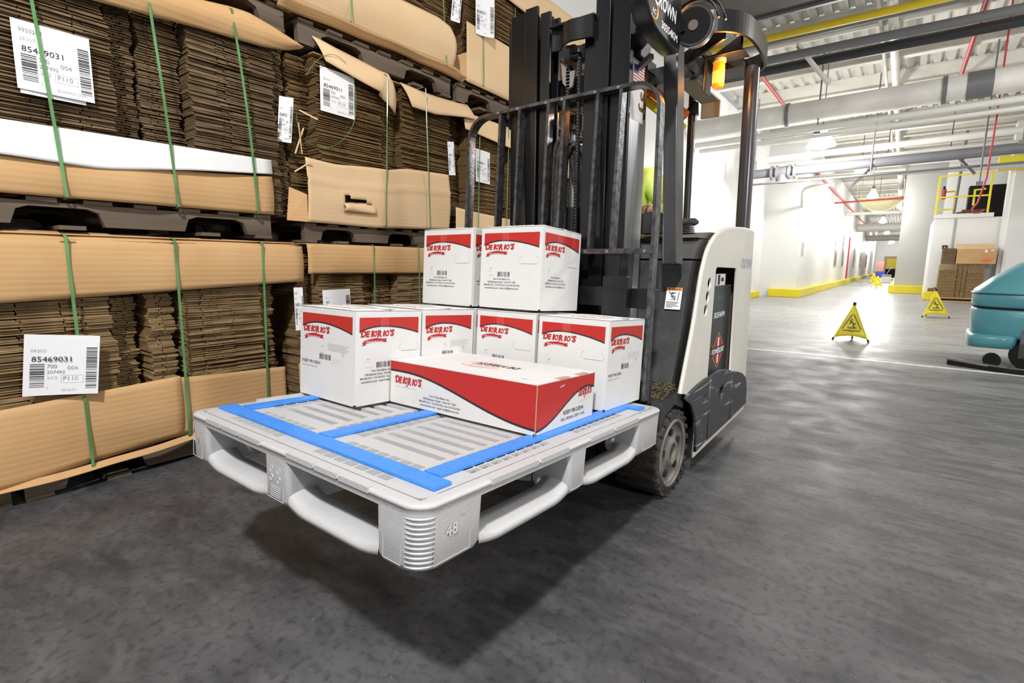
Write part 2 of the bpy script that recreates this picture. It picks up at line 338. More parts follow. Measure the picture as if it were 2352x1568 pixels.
for k, (y, z, lb) in enumerate(((21, 4.05, 'first white pipe crossing inside the corridor ceiling'), (33, 3.75, 'second white pipe crossing inside the corridor ceiling, before the round duct'), (42, 3.55, 'white round duct crossing the corridor, nearer of the two'), (54, 3.4, 'white round duct crossing the corridor, farther of the two'))):
    pipe('white_pipe' if k < 2 else 'round_duct', lb, 'pipe' if k < 2 else 'duct', (-2.74, y, z), (-.25, y, z), (.07, .09, .26, .24)[k], PIPEW)
def bent(pts, r, mt, name, label, cat, n=10):
    m = MB(mt); m.tube(pts, r, n); return tag(m.build(name), label, cat)
bent([(-.45, 24.2, 4.55), (-.45, 30, 4.5), (-.42, 30.1, 3.7), (-.30, 30.1, 3.65)], .10, PIPEW, 'drain_pipe', 'white drain pipe dropping beside the grey wall in the corridor', 'pipe')
bent([(-2.76, 18.95, 2.88), (-2.72, 18.6, 2.9), (-2.72, 18.5, 3.25), (-2.66, 18.45, 3.36), (-2.5, 18.4, 3.40), (-1.9, 18.4, 3.42)], .05, PIPEW, 'white_pipe_elbow', 'white elbow pipe wrapping the corner of the corridor mouth', 'pipe')
# hangers and braces
for x, y, z0, z1 in ((-1.55, 11.5, 3.45, 4.9), (.95, 12.9, 2.5, 4.98), (-.75, 13.4, 2.9, 4.9), (1.35, 12, 3.0, 4.9)):
    m = MB(PIPEG); m.tube([(0, 0, 0), (0, 0, z1-z0)], .014, 8); m.box(-.05, .05, -.03, .03, 0, .06)
    o = m.build('pipe_hanger'); o.location = (x, y, z0); tag(o, {-1.55: 'thin steel hanger rod holding the large round duct', .95: 'dark rod hanging below the sprinkler main near the grey wall', -.75: 'thin hanger rod above the sprinkler main beside the lamp', 1.35: 'thin hanger rod at the far right of the pipes'}[x], 'hanger')
for a, b, lb in (((-1.22, 14.8, 2.83), (-.54, 14.8, 3.55), 'grey diagonal strut below the sprinkler main, rising right'), ((.55, 14.8, 3.5), (1.0, 14.8, 2.95), 'grey diagonal strut in front of the grey wall, falling right'), ((-1.9, 10.9, 4.9), (-1.4, 11.3, 4.25), 'cream channel brace from the roof to the round duct')):
    m = MB(PIPEG if a[0] > -1.5 else JOIST); m.bar((0, 0, 0), Vector(b)-Vector(a), .07, .05); q = max((Vector(a), Vector(b)), key=lambda v: v.z)-Vector(a); m.tube([q, Vector((q.x, q.y, 4.985-a[2]))], .012, 6); o = m.build('brace'); o.location = a; tag(o, lb, 'brace')
m = MB(mat('dark_duct_metal', (.055, .045, .038), .6, noise=.4, nscale=2)); m.box(-3.8, 5.98, 7.5, 8.9, 4.70, 4.96); m.box(-3.8, 5.98, 7.4, 7.5, 4.66, 4.965, PIPEG); m.box(-3.8, 5.98, 8.9, 8.96, 4.66, 4.965, PIPEG); tag(m.build('rectangular_duct'), 'dark rectangular duct crossing under the roof at the top of the picture', 'duct')
# high bay lamps
def lamp(x, y, z, label, pw, r=.16):
    t = thing('high_bay_lamp', label, 'ceiling lamp', (x, y, z), 'lamps along the hall and corridor')
    m = MB(REFR); pts = [(r*.35, .30), (r*.5, .22), (r*1.0, .06), (r*1.15, 0)]
    n = 24; vs = [(q*math.cos(2*math.pi*k/n), q*math.sin(2*math.pi*k/n), zz) for q, zz in pts for k in range(n)]
    m.add(vs, [(i*n+k, i*n+(k+1) % n, (i+1)*n+(k+1) % n, (i+1)*n+k) for i in range(3) for k in range(n)], None, True); m.build('glass_refractor', t, solid=.006)
    m = MB(PIPEG); m.tube([(0, 0, .3), (0, 0, .42)], r*.3, 12); m.tube([(0, 0, .42), (0, 0, 5.302-z)], .01, 6); m.build('ballast', t)
    m = MB(LAMPW); n = 16
    m.tube([(0, 0, -.05), (0, 0, 0), (0, 0, .06), (0, 0, .14)], [r*.5, r*.85, r*.9, r*.4], 16); m.build('bulb', t)
    l = bpy.data.lights.new('lamp_light', 'POINT'); l.energy = pw; l.shadow_soft_size = .2; l.color = (1, .985, .95)
    o = bpy.data.objects.new('lamp_light', l); C.objects.link(o); o.location = (x, y, z-.35)
lamp(-1.6, 12.6, 3.44, 'blazing white high bay lamp above the corridor mouth, brightest and nearest', 280, .24)
for x, y, z, lb in ((-1.25, 18.2, 3.62, 'high bay lamp just below the sprinkler main, second nearest'), (-1.2, 24.2, 3.6, 'round high bay lamp in the corridor, third nearest'), (-1.2, 29.5, 3.5, 'round high bay lamp below the white hanging bag, fourth nearest'), (-1.2, 36.5, 3.5, 'small high bay lamp far down the corridor, fifth nearest'), (-1.2, 46.0, 3.35, 'small high bay lamp between the two crossing ducts, sixth nearest'), (-1.2, 59.5, 3.15, 'small high bay lamp close to the end of the corridor'), (-1.2, 70.0, 3.6, 'added high bay lamp brightening the far end wall of the corridor')):  # the farthest lamp is added to brighten the dark end wall
    lamp(x, y, z, lb, 230, .17)
m = MB(mat('sagging_tarp', (.72, .66, .42), .6)); vs = []
for j in range(7):
    for i in range(13):
        u, v = i/12, j/6; vs.append((-1.9+1.6*u, 27.2+2.2*v, 3.92-.55*math.sin(math.pi*u)**.8*math.sin(math.pi*v)**.6))
m.add(vs, [(j*13+i, j*13+i+1, (j+1)*13+i+1, (j+1)*13+i) for j in range(6) for i in range(12)], None, True)
[m.tube([(x, y, 3.9), (x, y, 5.31)], .008, 6) for x in (-1.9, -.3) for y in (27.2, 29.4)]; tag(m.build('drip_tarp', solid=.01), 'yellowish sheet sagging under the corridor ceiling', 'tarp')
# corridor wall features
t = thing('roll_door', 'narrow red and blue framed doorway in the corridor wall', 'door', (-2.74, 37, 0)); tag(t, kind='structure'); t.name = 'door_1'
m = MB(REDP); m.box(-.02, .06, -.12, .1, 0, 2.7); m.build('door_frame', t)
m = MB(mat('blue_strip', (.05, .09, .25), .4)); m.box(-.2, -.12, .1, 1.0, 0, 2.95); m.build('door_curtain', t)
m = MB(mat('pale_blue', (.3, .38, .8), .4)); m.box(.0, .05, -.1, 1.0, 2.7, 3.0); m.build('door_header', t)
wn = 1
for y, z0, z1, w in ((30.0, 1.05, 2.2, .9), (33.8, 1.05, 2.6, .7), (42, 1.0, 2.1, 1.0), (48, 1.0, 2.0, 1.6), (56, 1.0, 1.95, 1.2)):
    t = tag(thing('window_%d' % wn, None, None, (-2.75, y, 0)), kind='structure'); wn += 1
    m = MB(GWALL); m.box(0, .03, -w/2-.08, w/2+.08, z0-.08, z1+.08); m.build('window_frame', t)
    m = MB(mat('dim_window_glass', (.16, .13, .10), .15)); m.box(.03, .04, -w/2, w/2, z0, z1); m.build('pane', t)
m = MB(GWALL); m.box(0, .03, -.15, .15, -.22, .22); o = m.build('notice_board'); o.location = (-2.75, 19.6, 1.55); tag(o, 'grey notice panel on the white wall at the corridor corner', 'notice board')
# far cart etc. at corridor end
t = thing('utility_cart', 'yellow and black cart parked far down the corridor', 'cart', (-1.0, 44, 0))
m = MB(HOLE); m.box(0, .55, 0, .8, .25, .85); m.build('bin', t); m = MB(YEL); m.box(.05, .6, .1, .8, .9, 1.55); m.build('tank', t)
for x, y in ((.1, .1), (.45, .1), (.1, .7), (.45, .7)): m = MB(HOLE); m.disc((x, y, .09), X, .09, 16, None, .05); m.build('caster', t)
m = MB(HOLE); m = MB(CHROME); m.bar((.0, 0, .3), (.35, 0, 1.0), .03, .03); m.build('handle', t)
m = MB([PAPER]); m.box(0, .5, 0, .5, .0, .5); m.box(-.02, .52, -.02, .52, .42, .46, HOLE); o = m.build('white_bin', bevel=.02); o.location = (-1.05, 40, 0); tag(o, 'white bin with a black rim in front of the yellow cart', 'bin')
t = thing('stacked_goods', 'blue and red goods at the far end of the corridor', 'goods', (-2.1, 60, 0))
m = MB(mat('blue_tote', (.08, .12, .7), .5)); m.box(0, .7, 0, .6, 0, .55); m.build('tote', t); m = MB(mat('pink_wrap', (.75, .35, .3), .6)); m.box(.05, .6, 0, .6, .56, 1.5); m.build('wrapped_load', t)
m = MB(mat('shade_opening', (.5, .3, .2), .7)); m.box(-1.9, -.3, 74.9, 74.98, 0, 2.2); struct('door_2', m)
# wet floor pop-up signs
def cone(x, y, h, rz, label, detail=True):
    t = thing('wet_floor_sign', label, 'wet floor sign', (x, y, 0), 'pop-up wet floor signs'); t.rotation_euler = (0, 0, rz)
    n = 3; rb = .43*h; top = Vector((0, 0, h*.97)); base = [Vector((rb*math.cos(a), rb*math.sin(a), .07*h)) for a in (math.radians(-150), math.radians(-30), math.radians(90))]
    m = MB(YEL); rows = 8
    for i in range(3):
        a, b = base[i], base[(i+1) % 3]; vs = []
        for j in range(rows+1):
            s = j/rows; w = .07+.93*s
            for k in range(9):
                u = k/8; p = a.lerp(b, u); q = top.lerp(p, w); sag = .07*h*(s**3)*math.sin(math.pi*u)
                inw = .05*h*math.sin(math.pi*u)*math.sin(math.pi*s)
                q = q+Vector((-q.x, -q.y, 0))*inw/rb+Vector((0, 0, sag)); vs.append(q)
        m.add(vs, [(j*9+k, j*9+k+1, (j+1)*9+k+1, (j+1)*9+k) for j in range(rows) for k in range(8)], None, True)
    fab = m.build('fabric_cover', t, solid=.003)
    m = MB(INK); m.tube([(0, 0, h*.92), (0, 0, h)], h*.036, 12); m.build('cap', t)
    for b in base:
        m = MB(YEL); m.tube([top*.98, b*1.04+Vector((0, 0, -.06*h))], .008, 8); m.tube([b*1.0, b*1.06+Vector((0, 0, -.068*h))], .012, 8, HOLE); m.build('leg', t)
    # printed panel on the face that looks towards -y
    a, b = base[0], base[1]; mid = (a+b)/2; up = (top-mid).normalized(); r = X
    nrm = r.cross(up); 
    if nrm.y > 0: nrm = -nrm
    o = mid+nrm*.012
    m = MB(INK); H = (top-mid).length
    P = [(-.26*rb*2, .22*H), (.26*rb*2, .22*H), (0, .72*H)]
    c = [(p[0], p[1]) for p in P]; 
    for i in range(3):
        p, q = Vector((*c[i], 0)), Vector((*c[(i+1) % 3], 0)); P3 = lambda v: o+r*v.x+up*v.y
        d = (q-p)*.07; m.tube([P3(p+d), P3(q-d)], .0045*h/.55, 5, INK)
    if detail:
        def ln(pts, rr=.006): m.tube([o+r*x*h+up*y*h for x, y in pts], rr*h/.55, 5, INK)
        ln([(-.06, .47), (-.01, .43), (.04, .38), (.08, .40)]); ln([(-.01, .43), (-.05, .39)]); ln([(.04, .38), (.02, .33), (.06, .30)]); ln([(-.1, .285), (.1, .28)], .004)
        m.disc(o+r*(-.02)*h+up*.49*h, nrm, .016*h, 10, INK, .003)
        m.text('CAUTION', o+up*.245*h+nrm*.002, r, up, .035*h, INK, w=.16*h, align='c'); m.text('WET FLOOR', o+up*.17*h+nrm*.002, r, up, .035*h, REDP, w=.11*h, align='c', bold=.02)
    m.build('printed_symbol', fab)
cone(-.48, 8.35, .52, -.62+.62, 'yellow pop-up wet floor sign alone on the floor, nearest the forklift')
cone(.56, 13.3, .58, .35, 'yellow pop-up wet floor sign leaning beside the stacked cartons')
cone(-.95, 30.8, .62, .1, 'small yellow wet floor sign standing upright down the corridor', False)
cone(-1.4, 38, .7, .5, 'yellow wet floor sign tilted behind the upright one down the corridor', False)
# mezzanine railing, cartons in front, hose
t = thing('mezzanine_railing', 'yellow tube safety railing on top of the white low room', 'railing', (.62, 20.7, 2.6))
def rb(nm, a, b, w=.05):
    m = MB(YEL); m.bar(a, b, w, w); m.build(nm, t)
for a, b in (((0, 0, 0), (0, 0, 1.15)), ((1.18, 0, 0), (1.18, 0, 1.15)), ((.42, .3, 0), (.42, .3, .7)), ((.02, .8, 0), (.02, .8, 1.1)), ((.86, .3, .25), (.86, .3, .72))): rb('post', a, b)
for a, b in (((0, 0, 1.12), (1.2, 0, 1.15)), ((0, 0, .5), (1.2, 0, .5)), ((0, .3, .16), (.42, .3, .16)), ((.1, .3, .68), (.42, .3, .7)), ((.86, .3, .7), (1.1, .3, .72)), ((0, 0, 1.1), (.02, .8, 1.1))): rb('rail', a, b, .042)
m = MB(PIPEG); m.tube([(1.05, 20.76, 2.59), (1.12, 20.76, 5.31)], .035, 10); tag(m.build('standpipe'), 'dark vertical pipe rising through the yellow railing', 'pipe')
m = MB(REDP); m.tube([(0, 0, 0), (0, 0, .3)], .06, 12); m.tube([(0, 0, .3), (0, 0, .38)], .03, 8, HOLE); o = m.build('fire_extinguisher'); o.location = (.75, 20.75, 3.05); tag(o, 'small red extinguisher hanging on the yellow railing', 'fire extinguisher')
m = MB(mat('brown_sheets', (.12, .06, .04), .8)); m.box(0, .6, 0, .6, 0, .06); m.box(.12, .66, .05, .6, .06, .13); o = m.build('board_pile', bevel=.01); o.location = (1.12, 20.85, 2.6); tag(o, 'dark brown boards lying behind the yellow railing', 'boards')
m = MB(HOLE); m.box(0, 1.2, 0, .5, 0, 1.1); o = m.build('dark_tarpaulin'); o.location = (1.45, 22.5, 2.5); tag(o, 'black sheeting hung behind the yellow railing', 'sheeting')
m = MB(REDP); m.tube([(.98, 12, 5.32), (.985, 12, 3.3), (.97, 12, 2.5), (.90, 12, 2.1), (.84, 12, 2.0), (.86, 12, 1.93), (.94, 12, 1.93), (1.0, 12, 1.98)], .014, 8); tag(m.build('air_hose'), 'thin red air hose hanging in a hook from the roof', 'hose')
m = MB(INK); m.box(0, .12, 0, .03, 0, .12); m.box(.04, .08, -.002, 0, .04, .08, GWALL); o = m.build('wall_switch'); o.location = (.88, 20.7, 1.55); tag(o, 'small black control box on the white low room', 'switch')
m = MB(GWALL); m.box(0, .04, -.03, 0, 0, 1.35); o = m.build('wall_conduit'); o.location = (1.08, 20.74, 1.2); tag(o, 'pale conduit running down the white low room', 'conduit')
t = thing('carton_pallet_load', 'brown bale of flattened cartons on a pallet against the white low room', 'carton bale', (.86, 19.95, 0))
m = MB(EDGE2)
for k in range(62): 
    for x0, x1 in ((0, .40), (.41, .52), (.53, .62), (.63, 1.0)):
        a = R0.uniform(-.012, .012); m.box(x0+a*.5, x1+a*.5, a+(.03 if x1-x0 < .2 else 0), .6, .12+k*.0155, .12+k*.0155+.012)
m.build('flattened_cartons', t)['kind'] = 'stuff'
m = MB(KRAFT); m.box(-.02, .9, -.1, .6, 0, .03); m.box(0, .9, -.08, .6, .09, .12); m.box(.0, .1, -.08, .6, .03, .09); m.box(.8, .9, -.08, .6, .03, .09); m.build('wooden_pallet', t)
t = thing('cardboard_box', 'tan taped cardboard box with an orange label on the brown bale', 'box', (1.2, 19.9, 1.11))
m = MB([KRAFT, ORNG, PAPER]); m.box(0, .86, 0, .55, 0, .42); m.box(.56, .76, -.004, 0, .05, .14, ORNG); m.box(.6, .66, -.004, 0, .32, .4, PAPER); m.box(.72, .8, -.004, 0, .36, .39, PAPER); m.build('box_body', t, bevel=.008)
m = MB(KRAFT2)
m.add([(0, 0, .42), (.86, 0, .42), (.80, .45, .58), (-.04, .45, .58)], [(0, 1, 2, 3)]); m.build('top_flap', t, solid=.006)
m = MB(EDGE)
for k in range(26): m.box(0, .30+R0.uniform(-.01, .01), R0.uniform(-.01, .01), .5, k*.018, k*.018+.014)
o = m.build('flattened_carton_pile'); o.location = (.88, 19.95, 1.09); tag(o, 'short pile of flattened brown cartons beside the tan box', 'carton pile', kind='stuff')
m = MB(EDGE); m.box(0, .16, 0, .05, 0, .10); m.bar((.0, .02, .02), (.2, .02, .12), .03, .04); o = m.build('cardboard_scrap'); o.location = (.66, 20.5, .262); tag(o, 'crumpled brown scrap on the yellow curb', 'scrap')
# ================================================================== scrubber
def scrubber():
    t = thing('floor_scrubber', 'teal ride-on floor scrubber cut off by the right edge', 'floor scrubber', (.565, 7.0, 0)); t.rotation_euler = (0, 0, -.05)
    def ell(nm, rows, mt, rx=.25):
        """stacked rounded-rectangle sections: (z, x0, x1, y0, y1)"""
        m = MB(mt); n = 32; vs = []
        for z, x0, x1, y0, y1 in rows:
            cx, cy, hx, hy = (x0+x1)/2, (y0+y1)/2, (x1-x0)/2, (y1-y0)/2
            for k in range(n):
                a = 2*math.pi*k/n; ca, sa = math.cos(a), math.sin(a); e = .45
                vs.append((cx+hx*math.copysign(abs(ca)**e, ca), cy+hy*math.copysign(abs(sa)**e, sa), z))
        R = len(rows); m.add(vs, [(i*n+k, i*n+(k+1) % n, (i+1)*n+(k+1) % n, (i+1)*n+k) for i in range(R-1) for k in range(n)]+[tuple(range(n))[::-1], tuple(range((R-1)*n, R*n))], None, True)
        return m.build(nm, t)
    ell('recovery_tank', [(.60, .06, 1.7, .0, .8), (.63, .03, 1.7, -.02, .82), (.74, .03, 1.7, -.02, .82), (.77, .04, 1.7, .0, .82), (.90, .17, 1.7, .04, .8), (1.04, .35, 1.68, .08, .76), (1.12, .5, 1.6, .14, .7)], TEAL)
    ell('tank_lid_seam', [(.735, .02, 1.72, -.03, .83), (.75, .02, 1.72, -.03, .83)], TEALD)
    ell('body_shell', [(.30, .08, 1.7, .02, .8), (.34, .05, 1.7, 0, .8), (.56, .03, 1.7, -.02, .82), (.60, .05, 1.7, 0, .8)], TEAL)
    ell('bumper_skirt', [(.20, .03, .42, -.02, .8), (.30, .02, .42, -.04, .82), (.33, .04, .42, -.02, .8)], TEAL); ell('rear_skirt', [(.14, .62, 1.7, -.04, .82), (.32, .6, 1.7, -.04, .82)], TEAL)
    ell('seam', [(.585, .045, 1.71, -.01, .81), (.605, .045, 1.71, -.01, .81)], HOLE)
    m = MB(HOLE); m.tube([(.5, .0, .14), (.5, .16, .14)], .14, 20); m.build('wheel', t); m = MB(HOLE); m.tube([(.24, .02, .07), (.24, .12, .07)], .07, 14); m.build('caster', t)
    m = MB(PIPEG); m.box(.42, .58, 0, .4, .12, .4); m.build('brush_arm', t)
    m = MB(CHROME); m.bar((-.1, -.05, .06), (.35, -.28, .045), .05, .02); m.bar((.35, -.28, .045), (1.0, -.35, .045), .05, .02); m.build('squeegee_frame', t)
    m = MB(HOLE); m.bar((-.1, -.06, .025), (.35, -.3, .025), .02, .05); m.bar((.35, -.3, .025), (1.0, -.37, .025), .02, .05); m.build('squeegee_blade', t)
scrubber()
# ================================================================== bales of flattened cartons
def pw(pts):
    def f(y):
        if y <= pts[0][0]: return pts[0][1]
        for (a, p), (b, q) in zip(pts, pts[1:]):
            if y <= b: return p+(q-p)*(y-a)/(b-a)
        return pts[-1][1]
    return f
def K(v): return v if callable(v) else (lambda y: v)
XF = -2.80
def wrap(parent, name, mt, y0, y1, zb, zt, xo=None, ny=36, nz=10, th=.005, label=None):
    zb, zt = K(zb), K(zt); xo = xo or (lambda y, s: 0)
    m = MB(mt); vs = []
    for i in range(ny+1):
        y = y0+(y1-y0)*i/ny
        for j in range(nz+1):
            s = j/nz; vs.append((xo(y, s), y, zb(y)+(zt(y)-zb(y))*s))
    m.add(vs, [(i*(nz+1)+j, (i+1)*(nz+1)+j, (i+1)*(nz+1)+j+1, i*(nz+1)+j+1) for i in range(ny) for j in range(nz)], None, True)
    o = m.build(name, parent, solid=th)
    if label: o['label'] = label
    return o
def strap(parent, y0, z0, y1, z1, xb=.012, xt=.012, sag=.0, over=True):
    """band from the bale foot (y0,z0) to its top (y1,z1), then back over the top"""
    m = MB(STRAP); pts = []
    n = 14
    for i in range(n+1):
        s = i/n; pts.append((xb+(xt-xb)*s+sag*math.sin(math.pi*s), y0+(y1-y0)*s, z0+(z1-z0)*s))
    pts = [(-.25, y0, z0-.008), (xb-.02, y0, z0-.006)]+pts
    if over: pts += [(xt-.02, y1, z1+.012), (-.9, y1, z1+.012)]
    vs = []
    hw = .0058 if y0 < 1.5 else .0042
    for p in pts: vs += [(p[0], p[1]-hw, p[2]), (p[0], p[1]+hw, p[2])]
    m.add(vs, [(2*i, 2*i+1, 2*i+3, 2*i+2) for i in range(len(pts)-1)]); return m.build('strap', parent, solid=.0015)
def slip(parent, M, w=.23, h=.25, num='85469031', sub='004', top='992028T', fold=0, curl=0, name='paper_label'):
    """routing slip stuck on a bale: M puts local x right, y up, z outwards"""
    m = MB([PAPER], M); n = 8
    def z(u, v): return curl*(u**2)+fold*max(0, .35-v)**1.0
    vs = [(w*i/n, h*j/n, z(i/n, j/n)) for j in range(n+1) for i in range(n+1)]
    m.add(vs, [(j*(n+1)+i, j*(n+1)+i+1, (j+1)*(n+1)+i+1, (j+1)*(n+1)+i) for j in range(n) for i in range(n)], None, True)
    def pt(u, v): return Vector((u*w, v*h, z(u, v)+.0015))
    ax, ay = (pt(1, 0)-pt(0, 0)).normalized(), Y
    rr = random.Random(3)
    def bars(u0, u1, v0, v1):
        v = v0
        while v < v1:
            t = rr.choice((.004, .006, .011, .016)); 
            m.add([pt(u0, v), pt(u1, v), pt(u1, v+t), pt(u0, v+t)], [(0, 1, 2, 3)], INK); v += t+rr.choice((.008, .012, .018))
    bars(.82, .97, .1, .8); bars(.08, .27, .14, .52)
    T = lambda s, u, v, sz, k=INK, w_=None: m.text(s, pt(u, v), ax, ay, sz*h, k, w=w_*w if w_ else None)
    T(num, .1, .56, .12, INK, .52); T('700', .30, .45, .09, GINK, .13); T(sub, .57, .42, .09, GINK, .15); T('207492', .30, .36, .075, GINK, .24); T('2X2', .30, .27, .07, LINK_, .14)
    T('P110', .52, .24, .10, GINK, .2); T(top, .08, .84, .08, GINK, .3); T('28307', .08, .72, .07, LINK_, .2); T(num+'0041', .5, .06, .06, LINK_, .4); T('7', .30, .1, .06, LINK_, .02)
    for a, b in (((.49, .205), (.79, .205)), ((.49, .33), (.79, .33)), ((.49, .205), (.49, .33)), ((.79, .205), (.79, .33))):
        m.tube([pt(*a), pt(*b)], .0005, 4, LINK_)
    return m.build(name, parent)
def facing(x, y, z, roll=0, yaw=0):
    """local x along +y (right as seen from the hall), local y up, local z towards the hall"""
    return Matrix.Translation((x, y, z)) @ Matrix(((0, 0, 1, 0), (1, 0, 0, 0), (0, 1, 0, 0), (0, 0, 0, 1))) @ Matrix.Rotation(yaw, 4, 'Y') @ Matrix.Rotation(roll, 4, 'Z')
_pal = []
def wooden_pallet(y0, y1, z, label, h=.125):
    if not _pal:
        t = thing('wooden_pallet', label, 'pallet'); L = 1.2
        for xx in (-.03, -.50, -1.0):
            m = MB(WOOD); poly = [(0, 0), (.12, 0), (.13, .0), (.15, .055), (.19, .07), (.38, .07), (.42, .055), (.44, 0), (.76, 0), (.78, .055), (.82, .07), (1.01, .07), (1.05, .055), (1.07, 0), (1.2, 0), (1.2, .088), (0, .088)]
            m.prism(poly, (xx, 0, .016), Y, Z, X, 0, .038); m.build('stringer', t)
        for k in range(7):
            y = k*.184; m = MB(WOOD); m.box(-1.0, .02, y, y+.09+.006*(k % 3), .104, .12); m.build('deck_board', t)
        for k in (0, 1, 3, 4):
            y = k*.277; m = MB(WOOD); m.box(-1.0, .015, y, y+.092, 0, .016); m.build('base_board', t)
        _pal.append(t)
    else:
        t = _pal[0].copy(); C.objects.link(t)
        for c in list(_pal[0].children): d = c.copy(); C.objects.link(d); d.parent = t
    t.location = (XF-.02, y0, z); t.scale = (1, (y1-y0)/1.2, h/.12)
    tag(t, label, 'pallet', 'wooden pallets under the bales'); return t
PITCH_S = .0112
def sheet_unit(L, depth, mt, seed):
    """one flattened carton: two plies with slots between the flaps, front edge at x=0"""
    r = random.Random(seed); m = MB(mt)
    cuts = sorted(r.uniform(.2, .8)*L for _ in range(2 if L > .25 else 1)); seg = [0]+cuts+[L]
    for z, dx in ((0, 0), (.0056, r.uniform(-.012, .008))):
        for a, b in zip(seg, seg[1:]):
            o = r.uniform(-.006, .006); sl = r.uniform(-.0012, .0012)
            vs = [(-depth, a+.0025, z), (-depth, b-.0025, z), (dx+o, b-.0025, z+sl), (dx+o, a+.0025, z)]
            m.add(vs+[(p[0], p[1], p[2]+.0034) for p in vs], [(3, 2, 1, 0), (4, 5, 6, 7), (0, 1, 5, 4), (1, 2, 6, 5), (2, 3, 7, 6), (3, 0, 4, 7)])
    return m
def bale(label, y0, y1, z0, z1, cols, zv0, zv1, mt, jit=.012, nsep=100, lean=0):
    t = thing('carton_bale', label, 'carton bale', (XF, 0, 0), 'strapped bales of flattened cartons')
    rr = random.Random(int(y0*100+z0*1000)); cand = []; prot = {}
    rest = MB(mt)
    for ci, (a, b, dx) in enumerate(cols):
        for k in range(3): prot[ci, k] = sheet_unit(b-a, .40, mt, ci*7+k+int(z0*50))
        n = int((z1-z0)/PITCH_S); wob = 0
        for k in range(n):
            z = z0+k*PITCH_S; wob = wob*.7+rr.uniform(-1, 1)*jit
            cand.append((ci, k % 3, dx+wob*.8+rr.uniform(-.3, .3)*jit+lean*(z-z0), a+wob*.5, z, rr.uniform(-.02, .02), rr.uniform(-.006, .006)))
    cand.sort(key=lambda c: (0 if zv0 < c[4] < zv1 and c[2] > -.2 else 1, (c[3]-.2)**2*.2+abs(c[4]-1.0)))
    meshes = {}
    for i, (ci, k, dx, ya, z, rz, ry) in enumerate(cand):
        if i < nsep:
            if (ci, k) not in meshes:
                o = prot[ci, k].build('flattened_carton', t); meshes[ci, k] = o
            else:
                o = meshes[ci, k].copy(); C.objects.link(o); o.parent = t
            o.location = (dx, ya, z); o.rotation_euler = (ry, 0, rz)
        else:
            p = prot[ci, k]; M = Matrix.Translation((dx, ya, z)) @ Matrix.Rotation(rz, 4, 'Z') @ Matrix.Rotation(ry, 4, 'X')
            rest.add([M @ v for v in p.v], p.f)
    # the rows behind the front row of cartons
    for a, b in ((y0+.02, (y0+y1)/2-.01), ((y0+y1)/2+.01, y1-.02)):
        for k in range(int((z1-z0)/.022)): 
            o = rr.uniform(-.006, .006); rest.box(-.97, -.45+o, a+o, b+o, z0+k*.022, z0+k*.022+.018)
    o = rest.build('flattened_cartons', t); o['kind'] = 'stuff'
    return t
def topper(t, y0, y1, z, mt=KRAFT, depth=.95):
    m = MB(mt); m.box(-depth, .0, y0, y1, z, z+.005); return m.build('top_sheet', t)
def ripple(amp, f1, f2): return lambda y, s: amp*(math.sin(y*f1)+.6*math.sin(y*f2+s*2))
# ---- row 1 (on the floor)
wooden_pallet(.38, 1.58, 0, 'wooden pallet on the floor under the lower bale, nearest the camera', .12)
wooden_pallet(-.86, .34, 0, 'wooden pallet on the floor at the left edge of the picture', .12)
t = bale('floor-level bale of flattened brown cartons nearest the camera, white slip with folded corner', -.3, 1.64, .125, 1.10,
    [(-.30, .02, -.01), (.03, .30, 0), (.31, .745, -.005), (.76, .86, -.14), (.885, 1.0, -.06), (1.03, 1.425, -.02), (1.43, 1.525, -.10)], .42, .88, EDGE2, .014)
bu = lambda y, s: .012+.02*math.sin(math.pi*min(1, s*1.0))*(1 if s < 1 else 0)
pinch = lambda ys, w=.05: (lambda y: sum(math.exp(-((y-a)/w)**2) for a in ys))
pA = pinch((.60, 1.0, 1.42))
wrap(t, 'lower_wrap', KRAFT, -.3, .975, pw([(-.3, .10), (.3, .09), (.98, .14)]), pw([(-.3, .40), (.34, .41), (.93, .438), (.975, .44)]), lambda y, s: .028+.012*math.sin(6*y)*(1-s)+.01*math.sin(math.pi*s)-.012*pA(y)*(1-s))
wrap(t, 'lower_wrap', KRAFT, .93, 1.52, pw([(.93, .135), (1.52, .15)]), pw([(.93, .435), (1.1, .42), (1.52, .40)]), lambda y, s: .014+.005*math.sin(8*y)-.008*pA(y)*(1-s))
wrap(t, 'lower_wrap_lip', KRAFT, -.3, 1.2, pw([(-.3, .075), (.6, .085), (1.2, .13)]), pw([(-.3, .10), (.6, .105), (1.2, .15)]), lambda y, s: .03+.03*(1-s)+.008*math.sin(17*y))
wrap(t, 'upper_wrap', KRAFT, -.3, 1.655, pw([(-.3, .80), (.4, .828), (1.0, .855), (1.655, .885)]), pw([(-.3, 1.075), (1.655, 1.085)]), lambda y, s: .02+.012*math.sin(math.pi*s)+.004*math.sin(5*y)-.012*pA(y)*s**3)
wrap(t, 'upper_wrap', KRAFT, -.3, 1.62, pw([(-.3, 1.075), (1.62, 1.085)]), pw([(-.3, 1.112), (.6, 1.114), (1.62, 1.105)]), lambda y, s: .02-.075*s-.008*pA(y), nz=4)
topper(t, -.3, 1.62, 1.100)
strap(t, .60, .10, .60, 1.09, .045, .04); strap(t, .99, .14, 1.0, 1.09, .045, .04); strap(t, 1.40, .15, 1.42, 1.09, .03, .04)
slip(t, facing(.045, .405, .455, -.12, .0), .235, .25, '85469031', '006', '', 0, .03)
wooden_pallet(1.68, 2.78, 0, 'wooden pallet on the floor behind the raised plastic pallet', .12)
